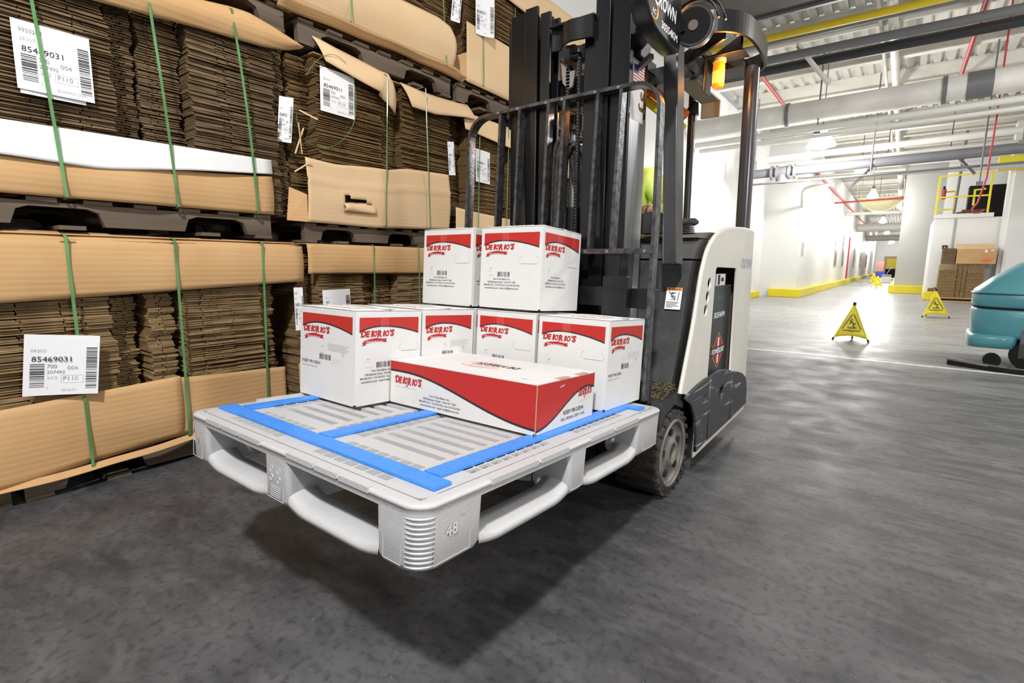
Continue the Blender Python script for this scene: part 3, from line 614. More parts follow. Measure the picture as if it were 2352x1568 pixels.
t = bale('floor-level bale of flattened cartons directly behind the white cartons', 1.68, 2.86, .125, 1.10, [(1.68, 1.76, -.10), (1.77, 2.10, -.02), (2.11, 2.22, -.09), (2.23, 2.36, -.06), (2.37, 2.62, -.01), (2.63, 2.84, -.03)], .45, .93, EDGE2)
wrap(t, 'upper_wrap', KRAFT, 1.69, 2.86, pw([(1.69, .928), (2.6, .92)]), pw([(1.69, 1.10), (2.86, 1.105)]), lambda y, s: .02+.008*math.sin(math.pi*s)); topper(t, 1.69, 2.86, 1.100)
wrap(t, 'lower_wrap', KRAFT, 1.60, 2.86, .13, pw([(1.6, .40), (1.66, .47), (2.86, .45)]), lambda y, s: .02)
strap(t, 2.14, .14, 2.16, 1.1, .03, .035); strap(t, 2.55, .14, 2.55, 1.1, .03, .035)
slip(t, facing(.045, 1.765, .64, .02, -.12), .19, .19, '99201HT', '006', '', 0, -.02); slip(t, facing(.01, 1.60, .60, 0, -.3), .05, .25)
for ya, yb in ((2.95, 4.1), (4.16, 5.3)):
    wooden_pallet(ya, yb, 0, 'wooden pallet on the floor beyond the mast, %s' % ('behind the forklift carriage' if ya < 3 else 'deepest in the row'), .12)
    t = bale('floor-level bale of flattened cartons hidden behind the forklift, %s' % ('nearer one' if ya < 3 else 'farthest one'), ya, yb, .125, 1.10, [(ya, ya+.5, -.01), (ya+.52, ya+.62, -.08), (ya+.64, yb, -.02)], .5, .9, EDGE2, nsep=40); topper(t, ya, yb, 1.10)
    wrap(t, 'upper_wrap', KRAFT, ya, yb, .92, 1.10, lambda y, s: .02)
# ---- row 2
wooden_pallet(.32, 1.50, 1.122, 'weathered wooden pallet between the two nearest bales', .125)
wooden_pallet(-.95, .28, 1.122, 'weathered wooden pallet at the left edge between the bales', .125)
t = bale('second-level bale nearest the camera with a white band and large white slip', -.35, 1.66, 1.252, 2.20,
    [(-.35, .10, 0), (.11, .44, -.006), (.45, .83, 0), (.84, .94, -.10), (.955, 1.13, -.09), (1.14, 1.565, -.008), (1.57, 1.66, -.09)], 1.5, 2.15, EDGE, .010)
wrap(t, 'lower_wrap', KRAFT, -.35, 1.50, 1.25, pw([(-.35, 1.385), (.44, 1.39), (.6, 1.385), (1.5, 1.45)]), lambda y, s: .022+.012*math.sin(math.pi*s)+.005*math.sin(9*y)-.012*pinch((.62, 1.03, 1.41))(y)*(1-s))
wrap(t, 'white_band', WLINER, -.35, 1.50, pw([(-.35, 1.38), (.44, 1.39), (.75, 1.38), (1.1, 1.425), (1.5, 1.462)]), pw([(-.35, 1.51), (1.5, 1.535)]), lambda y, s: .030+.01*(1-s)+.006*math.sin(7*y)*(1-s), label='white cardboard band')
wrap(t, 'upper_wrap', KRAFT, -.35, 1.70, pw([(-.35, 1.94), (.74, 2.05), (1.2, 2.085), (1.5, 2.10), (1.62, 2.12), (1.70, 2.155)]), pw([(-.35, 2.205), (1.16, 2.205), (1.33, 2.23), (1.42, 2.235), (1.55, 2.21), (1.66, 2.18), (1.70, 2.157)]), lambda y, s: .03+.032*math.sin(math.pi*min(1, s*.9))+.02*max(0, y-1.3), ny=60)
topper(t, -.35, 1.6, 2.205)
strap(t, .62, 1.25, .57, 2.20, .04, .04, .01); strap(t, 1.03, 1.25, .97, 2.20, .04, .055, .01); strap(t, 1.41, 1.25, 1.33, 2.215, .04, .06, .02)
slip(t, facing(.036, .512, 1.645, -.01, -.03), .235, .25, '85469031', '004', '992028T')
m = MB(PAPER, facing(.030, .52, 1.63)); m.box(0, .2, 0, .25, 0, .001); m.build('paper_label', t)
wooden_pallet(1.70, 2.66, 1.11, 'short grey wooden pallet behind the upper white cartons', .115)
t = bale('second-level bale with a torn hole in its tan wrap and a looped loose strap', 1.60, 2.92, 1.232, 2.17,
    [(1.60, 1.67, -.22), (1.68, 1.80, -.10), (1.815, 2.29, -.005), (2.30, 2.45, -.08), (2.455, 2.915, -.01)], 1.6, 2.1, EDGE3, .014)
zt = pw([(1.70, 1.585), (1.9, 1.575), (2.1, 1.59), (2.3, 1.60), (2.45, 1.63), (2.86, 1.645)]); zb = pw([(1.70, 1.225), (2.2, 1.22), (2.86, 1.245)])
# torn wrap: a grid with the cells of the tear left out
def torn():
    m = MB(KRAFT2); ny, nz = 58, 18; vs = []
    for i in range(ny+1):
        y = 1.70+1.16*i/ny
        for j in range(nz+1):
            s = j/nz; d = math.hypot((y-2.02)/.14, (s-.42)/.2); push = .018*math.exp(-d*d)
            vs.append((.03+.012*math.sin(math.pi*s)+.006*math.sin(11*y+3*s)+(.008 if .62 < s < .68 else 0)+push, y, zb(y)+(zt(y)-zb(y))*s))
    def hole(i, j):
        y, s = 1.70+1.16*(i+.5)/ny, (j+.5)/nz
        if not 1.93 < y < 2.20: return False
        top = .50-.14*(y-1.93)/.27; bot = .26 if y < 1.99 else .30+.08*(y-1.99)/.2
        return bot < s < top
    m.add(vs, [(i*(nz+1)+j, (i+1)*(nz+1)+j, (i+1)*(nz+1)+j+1, i*(nz+1)+j+1) for i in range(ny) for j in range(nz) if not hole(i, j)], None, True)
    o = m.build('lower_wrap', t, solid=.006); o['label'] = 'tan wrap board with a torn hole'
    m = MB(KRAFT2); vs = []
    for i in range(9):
        y = 1.93+.25*i/8; h = .34+.05*i/8
        for j in range(5):
            s = (.22+(h-.22+.03)*j/4); vs.append((.05+.03*math.sin(math.pi*j/4)*(1-i/9)-.02*(j/4)*(1 if i > 2 else .5), y, zb(y)+(zt(y)-zb(y))*s))
    m.add(vs, [(i*5+j, (i+1)*5+j, (i+1)*5+j+1, i*5+j+1) for i in range(8) for j in range(4)], None, True); m.build('torn_flap', t, solid=.005)
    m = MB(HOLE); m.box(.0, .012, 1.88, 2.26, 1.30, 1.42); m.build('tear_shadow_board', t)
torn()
m = MB(KRAFT2)   # long bent flap hanging off the top, twisted at its right end
def flap(pts_top, pts_bot, xo0, xo1, nm, mt=KRAFT2):
    m = MB(mt); n = len(pts_top); vs = []
    for k, (a, b) in enumerate(zip(pts_top, pts_bot)):
        for j in range(7):
            s = j/6; vs.append((xo0[k]+(xo1[k]-xo0[k])*s+.012*math.sin(math.pi*s), a[0]+(b[0]-a[0])*s, a[1]+(b[1]-a[1])*s))
    m.add(vs, [(i*7+j, (i+1)*7+j, (i+1)*7+j+1, i*7+j+1) for i in range(n-1) for j in range(6)], None, True); return m.build(nm, t, solid=.005)
flap([(1.805, 2.275), (1.95, 2.245), (2.1, 2.225), (2.23, 2.20), (2.28, 2.18), (2.345, 2.15), (2.37, 2.11)], [(1.84, 2.13), (1.97, 2.10), (2.1, 2.075), (2.2, 2.05), (2.22, 2.04), (2.30, 1.99), (2.345, 1.955)], [-.02, 0, .01, .03, .07, .04, .03], [.06, .07, .07, .09, .05, .06, .05], 'top_flap')
flap([(2.44, 2.185), (2.7, 2.17), (3.0, 2.185), (3.10, 2.20), (3.13, 2.17)], [(2.48, 2.03), (2.7, 2.03), (3.0, 2.075), (3.11, 2.085), (3.135, 2.085)], [0, .01, .01, .0, 0], [.07, .07, .08, .07, .06], 'top_flap')
topper(t, 1.8, 2.9, 2.175)
strap(t, 2.25, 1.24, 2.26, 2.16, .05, .09); strap(t, 2.65, 1.25, 2.59, 2.17, .05, .085)
m = MB(STRAP); m.tube([(.03+.03*math.sin(a), 1.86+.17*math.cos(a)*1.1+.05*math.sin(a), 1.86+.20*math.sin(a)*(1.6 if math.sin(a) > 0 else 1.0)) for a in [math.pi*(1.08-.0)-k*(math.pi*1.75)/-28 for k in range(29)]], .0016, 6); tag(m.build('loose_strap', t), 'slack green strap hanging in a loop')
slip(t, facing(.02, 1.82, 1.865, -.03, -.05), .225, .245, '85469011', '001', ''); 
slip(t, facing(-.05, 1.585, 1.66, -.1, -.75), .075, .24, '85469031', '004', '')
for (a, b) in (((.02, 1.69, 1.60), (.05, 1.66, 1.76)), ((.0, 1.66, 1.60), (.03, 1.70, 1.74)), ((.0, 1.65, 1.50), (.06, 1.72, 1.56)), ((.0, 1.70, 1.84), (.05, 1.78, 1.80))):
    m = MB(KRAFT2); m.bar(a, b, .005, .008); m.build('torn_strip', t)
m = MB(KRAFT); m.add([(-.02, 1.60, 1.23), (.03, 1.70, 1.225), (.02, 1.71, 1.38), (-.05, 1.64, 1.42)], [(0, 1, 2, 3)]); m.build('corner_scrap', t, solid=.005)
wooden_pallet(2.93, 3.95, 1.11, 'wooden pallet beyond the mast at the second level', .115)
t = bale('second-level bale seen through the load backrest bars', 2.93, 3.95, 1.232, 2.12, [(2.93, 3.10, -.09), (3.12, 3.56, -.01), (3.57, 3.66, -.09), (3.67, 3.95, -.02)], 1.45, 2.05, EDGE3, .012)
wrap(t, 'lower_wrap', KRAFT2, 2.95, 3.95, 1.225, pw([(2.95, 1.42), (3.2, 1.40), (3.95, 1.36)]), lambda y, s: .02); wrap(t, 'upper_wrap', KRAFT2, 3.02, 3.95, pw([(3.02, 2.0), (3.4, 1.97), (3.95, 1.93)]), 2.13, lambda y, s: .03+.03*(1-s)); topper(t, 2.95, 3.95, 2.125)
strap(t, 3.57, 1.24, 3.57, 2.12, .03, .05); strap(t, 3.2, 1.24, 3.2, 2.12, .03, .05)
slip(t, facing(.03, 3.17, 1.64, 0, .1), .2, .25, '85469011', '002', ''); slip(t, facing(.01, 2.89, 1.65, .05, -.5), .05, .24)
wooden_pallet(4.02, 5.1, 1.11, 'wooden pallet deepest in the second level', .115)
t = bale('second-level bale farthest from the camera, left of the mast', 4.02, 5.1, 1.232, 2.12, [(4.02, 4.5, -.02), (4.52, 4.62, -.09), (4.64, 5.1, -.01)], 1.5, 2.0, EDGE3, nsep=60)
wrap(t, 'upper_wrap', KRAFT2, 4.02, 5.1, 1.85, 2.125, lambda y, s: .02); wrap(t, 'lower_wrap', KRAFT2, 4.02, 5.1, 1.23, 1.45, lambda y, s: .02); topper(t, 4.02, 5.1, 2.12)
# ---- row 3
wooden_pallet(.45, 1.64, 2.225, 'wooden pallet at the top of the nearest column', .13)
t = bale('highest bale of the nearest column, mostly above the picture', -.2, 1.66, 2.36, 3.3, [(-.2, .4, 0), (.42, .9, 0), (.92, 1.62, -.01)], 2.5, 3.2, EDGE, nsep=30); topper(t, -.2, 1.66, 3.3); wrap(t, 'lower_wrap', KRAFT, -.2, 1.6, 2.355, 2.6, lambda y, s: .02)
wooden_pallet(1.72, 2.93, 2.205, 'dark grey wooden pallet under the pale tan wrapped top bale', .13)
t = bale('top-level bale with a long pale tan wrap and split seam above the torn bale', 1.62, 2.90, 2.345, 3.3, [(1.62, 2.1, -.02), (2.12, 2.5, -.03), (2.51, 2.88, -.005)], 2.6, 3.2, EDGE3)
wrap(t, 'lower_wrap', KRAFT2, 1.60, 2.885, pw([(1.6, 2.37), (2.0, 2.385), (2.885, 2.385)]), pw([(1.6, 2.60), (2.4, 2.66), (2.72, 2.665), (2.84, 2.645), (2.885, 2.60)]), lambda y, s: .045+.045*math.sin(math.pi*s*.8)+.01*math.sin(5*y), ny=50)
wrap(t, 'lower_wrap_lip', KRAFT, 1.58, 3.02, pw([(1.58, 2.33), (2.5, 2.35), (3.02, 2.335)]), pw([(1.58, 2.38), (2.9, 2.39), (3.02, 2.36)]), lambda y, s: .03+.05*s+.006*math.sin(14*y), nz=4)
strap(t, 2.01, 2.39, 2.01, 3.0, .085, .05, .02); strap(t, 2.80, 2.38, 2.80, 3.2, .085, .03, .0)
slip(t, facing(.0, 2.93, 2.74, -.1, -.5), .07, .26)
wooden_pallet(3.0, 4.1, 2.205, 'wooden pallet under the pale squared wrap beside the mast top', .13)
t = bale('top-level bale with a tall squared pale wrap and curled white slip', 2.94, 3.84, 2.345, 3.3, [(2.94, 3.06, -.09), (3.07, 3.38, 0), (3.39, 3.42, -.02), (3.43, 3.66, -.005), (3.67, 3.84, -.03)], 2.7, 3.3, EDGE3)
wrap(t, 'lower_wrap', KRAFT2, 3.07, 3.84, pw([(3.07, 2.355), (3.84, 2.335)]), pw([(3.07, 2.775), (3.84, 2.75)]), lambda y, s: .03)
strap(t, 3.25, 2.37, 3.26, 3.2, .045, .03); strap(t, 3.64, 2.36, 3.67, 3.2, .045, .03)
m = MB(KRAFT); m.add([(.03, 3.07, 2.36), (.03, 3.07, 2.56), (-.12, 2.95, 2.5), (-.12, 2.95, 2.42)], [(0, 1, 2, 3)]); m.build('side_flap', t, solid=.005)
slip(t, facing(.04, 3.16, 2.72, 0, .0), .15, .27, '85469011', '003', '', 0, .06)
wooden_pallet(4.15, 5.2, 2.205, 'wooden pallet deepest in the top level', .13)
t = bale('top-level bale farthest away with a pale sloping top flap', 3.9, 5.1, 2.345, 3.12, [(3.9, 4.0, -.1), (4.02, 4.5, -.05), (4.52, 5.1, -.03)], 2.6, 3.1, EDGE3, nsep=50)
wrap(t, 'upper_wrap', KRAFT2, 3.5, 5.1, pw([(3.5, 3.10), (3.9, 3.08), (4.2, 3.0), (5.1, 2.95)]), 3.32, lambda y, s: .05); topper(t, 3.5, 5.1, 3.2)
# ================================================================== raised plastic pallet (forks tipped back)
T = .0647
PM = Matrix.Translation((-.66, .60, .552)) @ Matrix.Rotation(-T, 4, 'X')
LW, LD, PH = 1.016, 1.219, .145
def rrect(x0, x1, y0, y1, r, n=8):
    out = []
    for cx, cy, a0 in ((x1-r, y0+r, -90), (x1-r, y1-r, 0), (x0+r, y1-r, 90), (x0+r, y0+r, 180)):
        for k in range(n+1): a = math.radians(a0+90*k/n); out.append((cx+r*math.cos(a), cy+r*math.sin(a)))
    return out
def plastic_pallet():
    t = thing('plastic_pallet', 'light grey plastic pallet with blue grip strips raised on the forks', 'pallet', M=PM)
    m = MB(GREY)
    # deck plate with openings, as a rectilinear grid
    holes = []
    def cells(x0, x1, y0, y1, n, along='x', rib=.006):
        for k in range(n):
            if along == 'x': a = x0+(x1-x0)*k/n; b = x0+(x1-x0)*(k+1)/n; holes.append((a+rib/2, b-rib/2, y0, y1))
            else: a = y0+(y1-y0)*k/n; b = y0+(y1-y0)*(k+1)/n; holes.append((x0, x1, a+rib/2, b-rib/2))
    VL, VR = (-.865, -.59), (-.435, -.155)
    for a, b in (VL, VR):
        for y0, y1 in ((.052, .075), (.079, .128), (.132, .165)): cells(a, b, y0, y1, 7)
        for k in range(6): holes.append((a+.012, b-.012, .218+k*.052, .218+k*.052+.023))
        for k in range(6): holes.append((a+.012, b-.012, .695+k*.050, .695+k*.050+.022))
        cells(a, b, LD-.165, LD-.075, 7)
    for y0, y1 in ((.205, .53), (.67, .99)):
        for a, b in ((-.076, -.058), (-.128, -.082), (-.150, -.134), (-.475, -.445), (-.530, -.482), (-.572, -.540), (-.895, -.872), (-.948, -.90)): cells(a, b, y0, y1, 8, 'y')
    xs = sorted({-LW+.03, -.03, *[round(h[i], 5) for h in holes for i in (0, 1)]}); ys = sorted({.03, LD-.03, *[round(h[i], 5) for h in holes for i in (2, 3)]})
    grid = {}
    for i in range(len(xs)-1):
        cx = (xs[i]+xs[i+1])/2
        col = [h for h in holes if h[0] < cx < h[1]]
        for j in range(len(ys)-1):
            cy = (ys[j]+ys[j+1])/2; grid[i, j] = not any(h[2] < cy < h[3] for h in col)
    TH = -.030
    for (i, j), s in grid.items():
        if not s: continue
        x0, x1, y0, y1 = xs[i], xs[i+1], ys[j], ys[j+1]
        m.add([(x0, y0, 0), (x1, y0, 0), (x1, y1, 0), (x0, y1, 0)], [(0, 1, 2, 3)]); m.add([(x0, y0, TH), (x1, y0, TH), (x1, y1, TH), (x0, y1, TH)], [(3, 2, 1, 0)])
        for di, dj, p, q in ((-1, 0, (x0, y0), (x0, y1)), (1, 0, (x1, y1), (x1, y0)), (0, -1, (x1, y0), (x0, y0)), (0, 1, (x0, y1), (x1, y1))):
            if (i+di, j+dj) in grid and not grid[i+di, j+dj]: m.add([(*p, 0), (*q, 0), (*q, TH), (*p, TH)], [(0, 1, 2, 3)])
    # rounded rim around the deck and its band
    def ring(prof, r=.05):
        """prof: list of (inset, z)"""
        vs = []; n = None
        for ins, z in prof:
            p = rrect(-LW+ins, -ins, ins, LD-ins, max(.006, r-ins)); n = len(p); vs += [(x, y, z) for x, y in p]
        m.add(vs, [(i*n+k, i*n+(k+1) % n, (i+1)*n+(k+1) % n, (i+1)*n+k) for i in range(len(prof)-1) for k in range(n)], None, True)
    ring([(.034, 0), (.012, 0), (.004, -.001), (.001, -.004), (0, -.009), (.0015, -.010), (.002, -.024)])
    # raised lips along the rim edge
    for x0, x1 in ((-.885, -.80), (-.79, -.70), (-.69, -.582), (-.457, -.35), (-.34, -.26), (-.25, -.150)): m.box(x0, x1, -.0015, .011, -.010, .0022)
    for y0, y1 in ((.208, .387), (.40, .53), (.655, .80), (.815, .985)): m.box(-.011, .0015, y0, y1, -.010, .0022)
    for y0, y1 in ((.208, .53), (.655, .985)): m.box(-LW-.0015, -LW+.011, y0, y1, -.010, .006)
    # nine blocks, outer faces follow the rounded rim
    bx = ((-LW, -.885), (-.57, -.452), (-.135, 0)); by = ((0, .19), (.54, .645), (.99, LD))
    def block(x0, x1, y0, y1, ox, oy):
        prof = [(0.002, -.022), (.003, -.06), (.005, -.125), (.012, -.139), (.03, -PH)]; vs = []; n = None
        for ins, z in prof:
            a = x0+(ins if ox < 0 else .003+ins*.8); b = x1-(ins if ox > 0 else .003+ins*.8); c = y0+(ins if oy < 0 else .003+ins*.8); d = y1-(ins if oy > 0 else .003+ins*.8)
            p = []
            for cx, cy, a0, r in ((b, c, -90, .05 if ox > 0 and oy < 0 else .014), (b, d, 0, .05 if ox > 0 and oy > 0 else .014), (a, d, 90, .05 if ox < 0 and oy > 0 else .014), (a, c, 180, .05 if ox < 0 and oy < 0 else .014)):
                sx = 1 if cx == b else -1; sy = 1 if cy == d else -1
                for k in range(9): an = math.radians(a0+90*k/8); p.append((cx-sx*r+r*math.cos(an), cy-sy*r+r*math.sin(an), z))
            n = len(p); vs += p
        m.add(vs, [(i*n+k, i*n+(k+1) % n, (i+1)*n+(k+1) % n, (i+1)*n+k) for i in range(len(prof)-1) for k in range(n)]+[tuple(range((len(prof)-1)*n, len(prof)*n))[::-1]], None, True)
    for ix, (x0, x1) in enumerate(bx):
        for iy, (y0, y1) in enumerate(by): block(x0, x1, y0, y1, ix-1, iy-1)
    # rounded bottom runners that sweep up into the blocks
    def runner(p0, p1, out, wd=.08):
        p0, p1, out = Vector(p0), Vector(p1), Vector(out); d = (p1-p0); L = d.length; d.normalize(); n = 26; vs = []
        prof = [(.002, -.1435), (.003, -.134), (.006, -.128), (.013, -.123), (.028, -.1185), (.05, -.117), (wd, -.118), (wd, -.142)]
        for i in range(n+1):
            s = i/n; e = max(0, 1-s*L/.07); f = max(0, 1-(1-s)*L/.07); k = max(e, f)
            for q, z in prof:
                up = (.018*k*k) if z > -.13 else .010*k*k; vs.append(p0+d*(L*s)-out*(q+.001+.004*k)+Vector((0, 0, z+up)))
        k = len(prof); m.add(vs, [(i*k+j, i*k+(j+1) % k, (i+1)*k+(j+1) % k, (i+1)*k+j) for i in range(n) for j in range(k)], None, True)
    for (a, b) in ((-.887, -.568), (-.454, -.133)):
        runner((a-.008, 0, 0), (b+.008, 0, 0), (0, -1, 0)); runner((b, LD, 0), (a, LD, 0), (0, 1, 0)); runner((a, .55, 0), (b, .55, 0), (0, -1, 0), .08)
    for (a, b) in ((.188, .542), (.643, .992)):
        runner((0, a-.008, 0), (0, b+.008, 0), (1, 0, 0)); runner((-LW, b, 0), (-LW, a, 0), (-1, 0, 0)); runner((-.45, a, 0), (-.45, b, 0), (1, 0, 0), .11)
    for x0 in (-.87, -.73, -.59, -.43, -.29, -.155): m.box(x0-.004, x0+.004, .05, LD-.05, -.05, -.02)
    for y0 in (.205, .37, .54, .67, .83, 1.0): m.box(-LW+.05, -.05, y0-.004, y0+.004, -.05, -.02)
    # nine stacked ribs on the rounded near corner and outlined panels
    for k in range(11):
        z = -.028-k*.0096; pts = []
        for q in range(13):
            an = math.radians(-90+8+74*q/12); e = math.sin(math.pi*q/12)
            pts.append((-.05+(.0485+.0006*e)*math.cos(an), .05+(.0485+.0006*e)*math.sin(an), z))
        m.tube(pts, [.0003+.0024*math.sin(math.pi*q/12)**.6 for q in range(13)], 8)
    def frame(o, a, w, h, r=.0011):
        o, a = Vector(o), Vector(a); P = [(0, 0), (w, 0), (w, h), (0, h)]
        for (x0, z0), (x1, z1) in zip(P, P[1:]+P[:1]): m.tube([o+a*x0+Z*z0, o+a*x1+Z*z1], r, 5)
    frame((-.107, .0045, -.128), X, .052, .10); frame((-.0045, .043, -.128), Y, .105, .105); frame((-.985, .0045, -.128), X, .06, .10)
    frame((-.552, .0045, -.13), X, .075, .10); frame((-.0045, .56, -.128), Y, .065, .10); frame((-.0045, 1.05, -.128), Y, .12, .10)
    m.text('48', (-.0022, .072, -.078), Y, Z, .034, GREY, bold=.012); m.text('"', (-.0022, .117, -.062), Y, Z, .034, GREY, bold=.012)
    m.text('40', (-.975, .0022, -.085), X, Z, .032, GREY, bold=.012); m.text('"', (-.937, .0022, -.07), X, Z, .032, GREY)
    body = m.build('pallet_body', t)
    m = MB([mat('embossed_plastic', (.62, .62, .63), .35)])
    def emb(s, o, a, sz):
        for off, mm in (((0, 0, 0), 0),): m.text(s, o, a, Z, sz, m.mats[0], bold=.018)
    emb('48', (-.0012, .072, -.079), Y, .034); emb('"', (-.0012, .117, -.063), Y, .034); emb('40', (-.975, .0012, -.086), X, .032)
    # recycling arrows, cross and lines moulded into the middle block
    for cx, cz in ((-.530, -.055), (-.497, -.055), (-.530, -.078), (-.497, -.078)):
        pts = [(cx+.008*math.cos(a), .003, cz+.008*math.sin(a)) for a in [math.radians(20+40*k) for k in range(7)]]
        m.tube(pts, .0009, 5)
    for k in range(6): m.tube([(-.533, .003, -.098-.005*k), (-.490, .003, -.098-.005*k)], .0007, 5)
    m.build('embossed_marks', body)
    n = 0
    def strip(x0, x1, y0, y1):
        m = MB(BLUE); m.box(x0, x1, y0, y1, .001, .0085); m.build('grip_strip', t, bevel=.0008)
    strip(-.988, -.043, .077, .128); strip(-.132, -.085, .134, 1.085); strip(-.533, -.483, .132, 1.08); strip(-.952, -.905, .134, 1.085); strip(-.985, -.041, 1.092, 1.138)
    return t
plastic_pallet()
# ================================================================== white printed cartons
LOGO = "DE IORIO'S"
def logo(m, P, a, b, x, y, w, h, col=None):
    """bulging slanted lettering: each letter placed by hand on a wavy line"""
    col = col or DRED
    L = [("D", 0, .13, 0, 1.15), ("E", .135, .09, .02, 1.0), ("I", .30, .06, 0, 1.05), ("O", .37, .13, -.02, 1.0), ("R", .50, .16, -.30, 1.45), ("I", .655, .06, 0, 1.0), ("O", .73, .13, 0, 1.0), ("'", .865, .035, .1, 1.05), ("S", .905, .10, 0, 1.15)]
    for ch, x0, ww, dy, sc_ in L: m.text(ch, P(x+w*x0, y+h*dy), a, b, h*1.35*sc_, col, w=w*ww, shear=.16, bold=.05 if ch not in "'I" else .035)
    m.tube([P(x+w*.01, y+h*.78), P(x-w*.005, y+h*.62), P(x+w*.02, y+h*.5)], h*.06, 5, col)
    m.tube([P(x+w*.52, y-h*.1), P(x+w*.50, y-h*.42), P(x+w*.455, y-h*.45), P(x+w*.45, y-h*.33)], h*.055, 5, col)
def face(m, o, a, n, W, H, kind):
    """print one carton face. o: lower left corner, a: unit right, n: outward normal"""
    o, a, n = Vector(o), Vector(a), Vector(n); b = Z; e = n*.0007
    P = lambda x, y: o+a*(x*W)+b*(y*H)+e
    def poly(pts, mt, k=1): m.add([P(x, y)+n*.0002*k for x, y in pts], [tuple(range(len(pts)))], mt)
    def bars(x0, x1, y0, y1):
        rr = random.Random(5); x = x0
        while x < x1:
            w = rr.choice((.004, .006, .010)); poly([(x, y0), (x+w, y0), (x+w, y1), (x, y1)], INK); x += w+rr.choice((.005, .007, .012))
    TX = lambda s, x, y, sz, mt=INK, w=None, al='l', bold=0: m.text(s, P(x, y)+n*.0003, a, b, sz*H, mt, w=w*W if w else None, align=al, bold=bold)
    if kind in 'ABC':
        N = 24; low = lambda t: .935-(.085+(.055*((.36-t)/.36)**2 if t < .36 else .085*((t-.36)/.64)**1.8))
        for i in range(N):
            t0, t1 = i/N, (i+1)/N; x0, x1 = .05+.9*t0, .05+.9*t1
            poly([(x0, low(t0)), (x1, low(t1)), (x1, .935), (x0, .935)], RED)
            poly([(x0, low(t0)-.015), (x1, low(t1)-.015), (x1, low(t1)), (x0, low(t0))], INK)
        lw = .48; logo(m, P, a, b, .07, .735, lw, .075*H/H if False else .072, DRED) if False else None
        LG(m, P, a, b, .07, .732, lw, .062, W, H)
        # ribbon
        rb = [(.10, .655), (.135, .672), (.12, .69), (.30, .700), (.44, .712), (.425, .690), (.44, .668), (.30, .664), (.19, .655)]
        N = 10
        for i in range(N):
            u0, u1 = i/N, (i+1)/N; f = lambda u: .655+.018*math.sin(math.pi*u)+.012*u
            poly([(.11+.31*u0, f(u0)), (.11+.31*u1, f(u1)), (.11+.31*u1, f(u1)+.034), (.11+.31*u0, f(u0)+.034)], DRED, 2)
        poly([(.085, .640), (.14, .645), (.14, .678), (.085, .672), (.105, .657)], DRED, 1); poly([(.39, .672), (.45, .668), (.432, .688), (.45, .706), (.39, .706)], DRED, 1)
        m.text('Making dough for you.', P(.14, .674)+n*.0008, a, b, .020*H, WBOX, w=.25*W, bold=.02)
        TX('407', .16 if kind != 'A' else .41, .485 if kind != 'A' else .575, .024, GINK); TX('16 oz Dough Ball', .12 if kind != 'A' else .38, .458 if kind != 'A' else .548, .012, LINK_)
        def barcode(x, y): TX('Case pack: 20', x-.15 if kind != 'A' else x, y+.008 if kind != 'A' else y+.068, .014, GINK); bars(x, x+.20, y, y+.06)
        addr = ('Tast-I-Twist Bakers, Inc.', '2200 Bleecker Street \u2022 Utica NY 13501', '800-649-7612 \u2022 315-732-7612 \u2022 fax 315-732-7621', 'www.deiorios.com \u2022 email: info@deiorios.com')
        def address(y, w=.60, cx=.37):
            for s, ww in zip(addr, (.29, .47, .60, .57)): TX(s, cx, y, .031, INK, w=w*ww/.6, al='c', bold=.006); y -= .038
        if kind == 'A':
            for k in range(6): poly([(.53, .62-.014*k), (.90-.02*(k % 3), .62-.014*k), (.90-.02*(k % 3), .624-.014*k), (.53, .624-.014*k)], LINK_)
            m.tube([P(.80+.018*math.cos(q), .525+.014*math.sin(q)) for q in [math.pi*k/6 for k in range(13)]], .0005, 4, GINK)
            barcode(.38, .44); TX('Batch Number: 1234  58', .61, .455, .013, LINK_); TX('Production Date: 12/07/21', .61, .43, .013, LINK_)
            TX('KEEP FROZEN', .05, .375, .046, INK, w=.34); TX('Reg. Penna. Dept. AGR', .05, .335, .026, GINK, w=.29)
        if kind == 'B': barcode(.30, .395); address(.355)
        if kind == 'C':
            m.text('', P(0, 0), a, b, 1, INK)
        if kind in 'BC':
            pts = [(.76+.0*k, 0) for k in range(0)]
            cx, cy, hw, hh = .80, .60, .115, .042
            for side in (-1, 1):
                pts = [(cx+side*(hw+.0)+side*.04*math.sin(math.pi*k/8), cy+hh*math.cos(math.pi*k/8)) for k in range(9)]
                m.tube([P(x, y) for x, y in pts], .0005, 4, LINK_)
            m.tube([P(cx-hw, cy-hh), P(cx+hw, cy-hh)], .0006, 4, GINK)
            for k in range(5): poly([(.36+.025*k, .82), (.363+.025*k, .82), (.363+.025*k, .935), (.36+.025*k, .935)], PRED, 2)
        if kind == 'C': address(.40, .52, .36)
    if kind == 'D' or kind == 'E':
        N = 40
        if kind == 'D': low = lambda t: .80 if t < .1 else .13+.67*(.5+.5*math.cos(math.pi*min(1, (t-.1)/.93)))
        else: low = lambda t: .10+.66*(.5-.5*math.cos(math.pi*min(1, t/.86))) if t < .86 else .76-.9*(t-.86)**1.2*.6
        for i in range(N):
            t0, t1 = i/N, (i+1)/N
            poly([(t0, low(t0)), (t1, low(t1)), (t1, 1.0), (t0, 1.0)], RED); poly([(t0, low(t0)-.045), (t1, low(t1)-.045), (t1, low(t1)), (t0, low(t0))], INK)
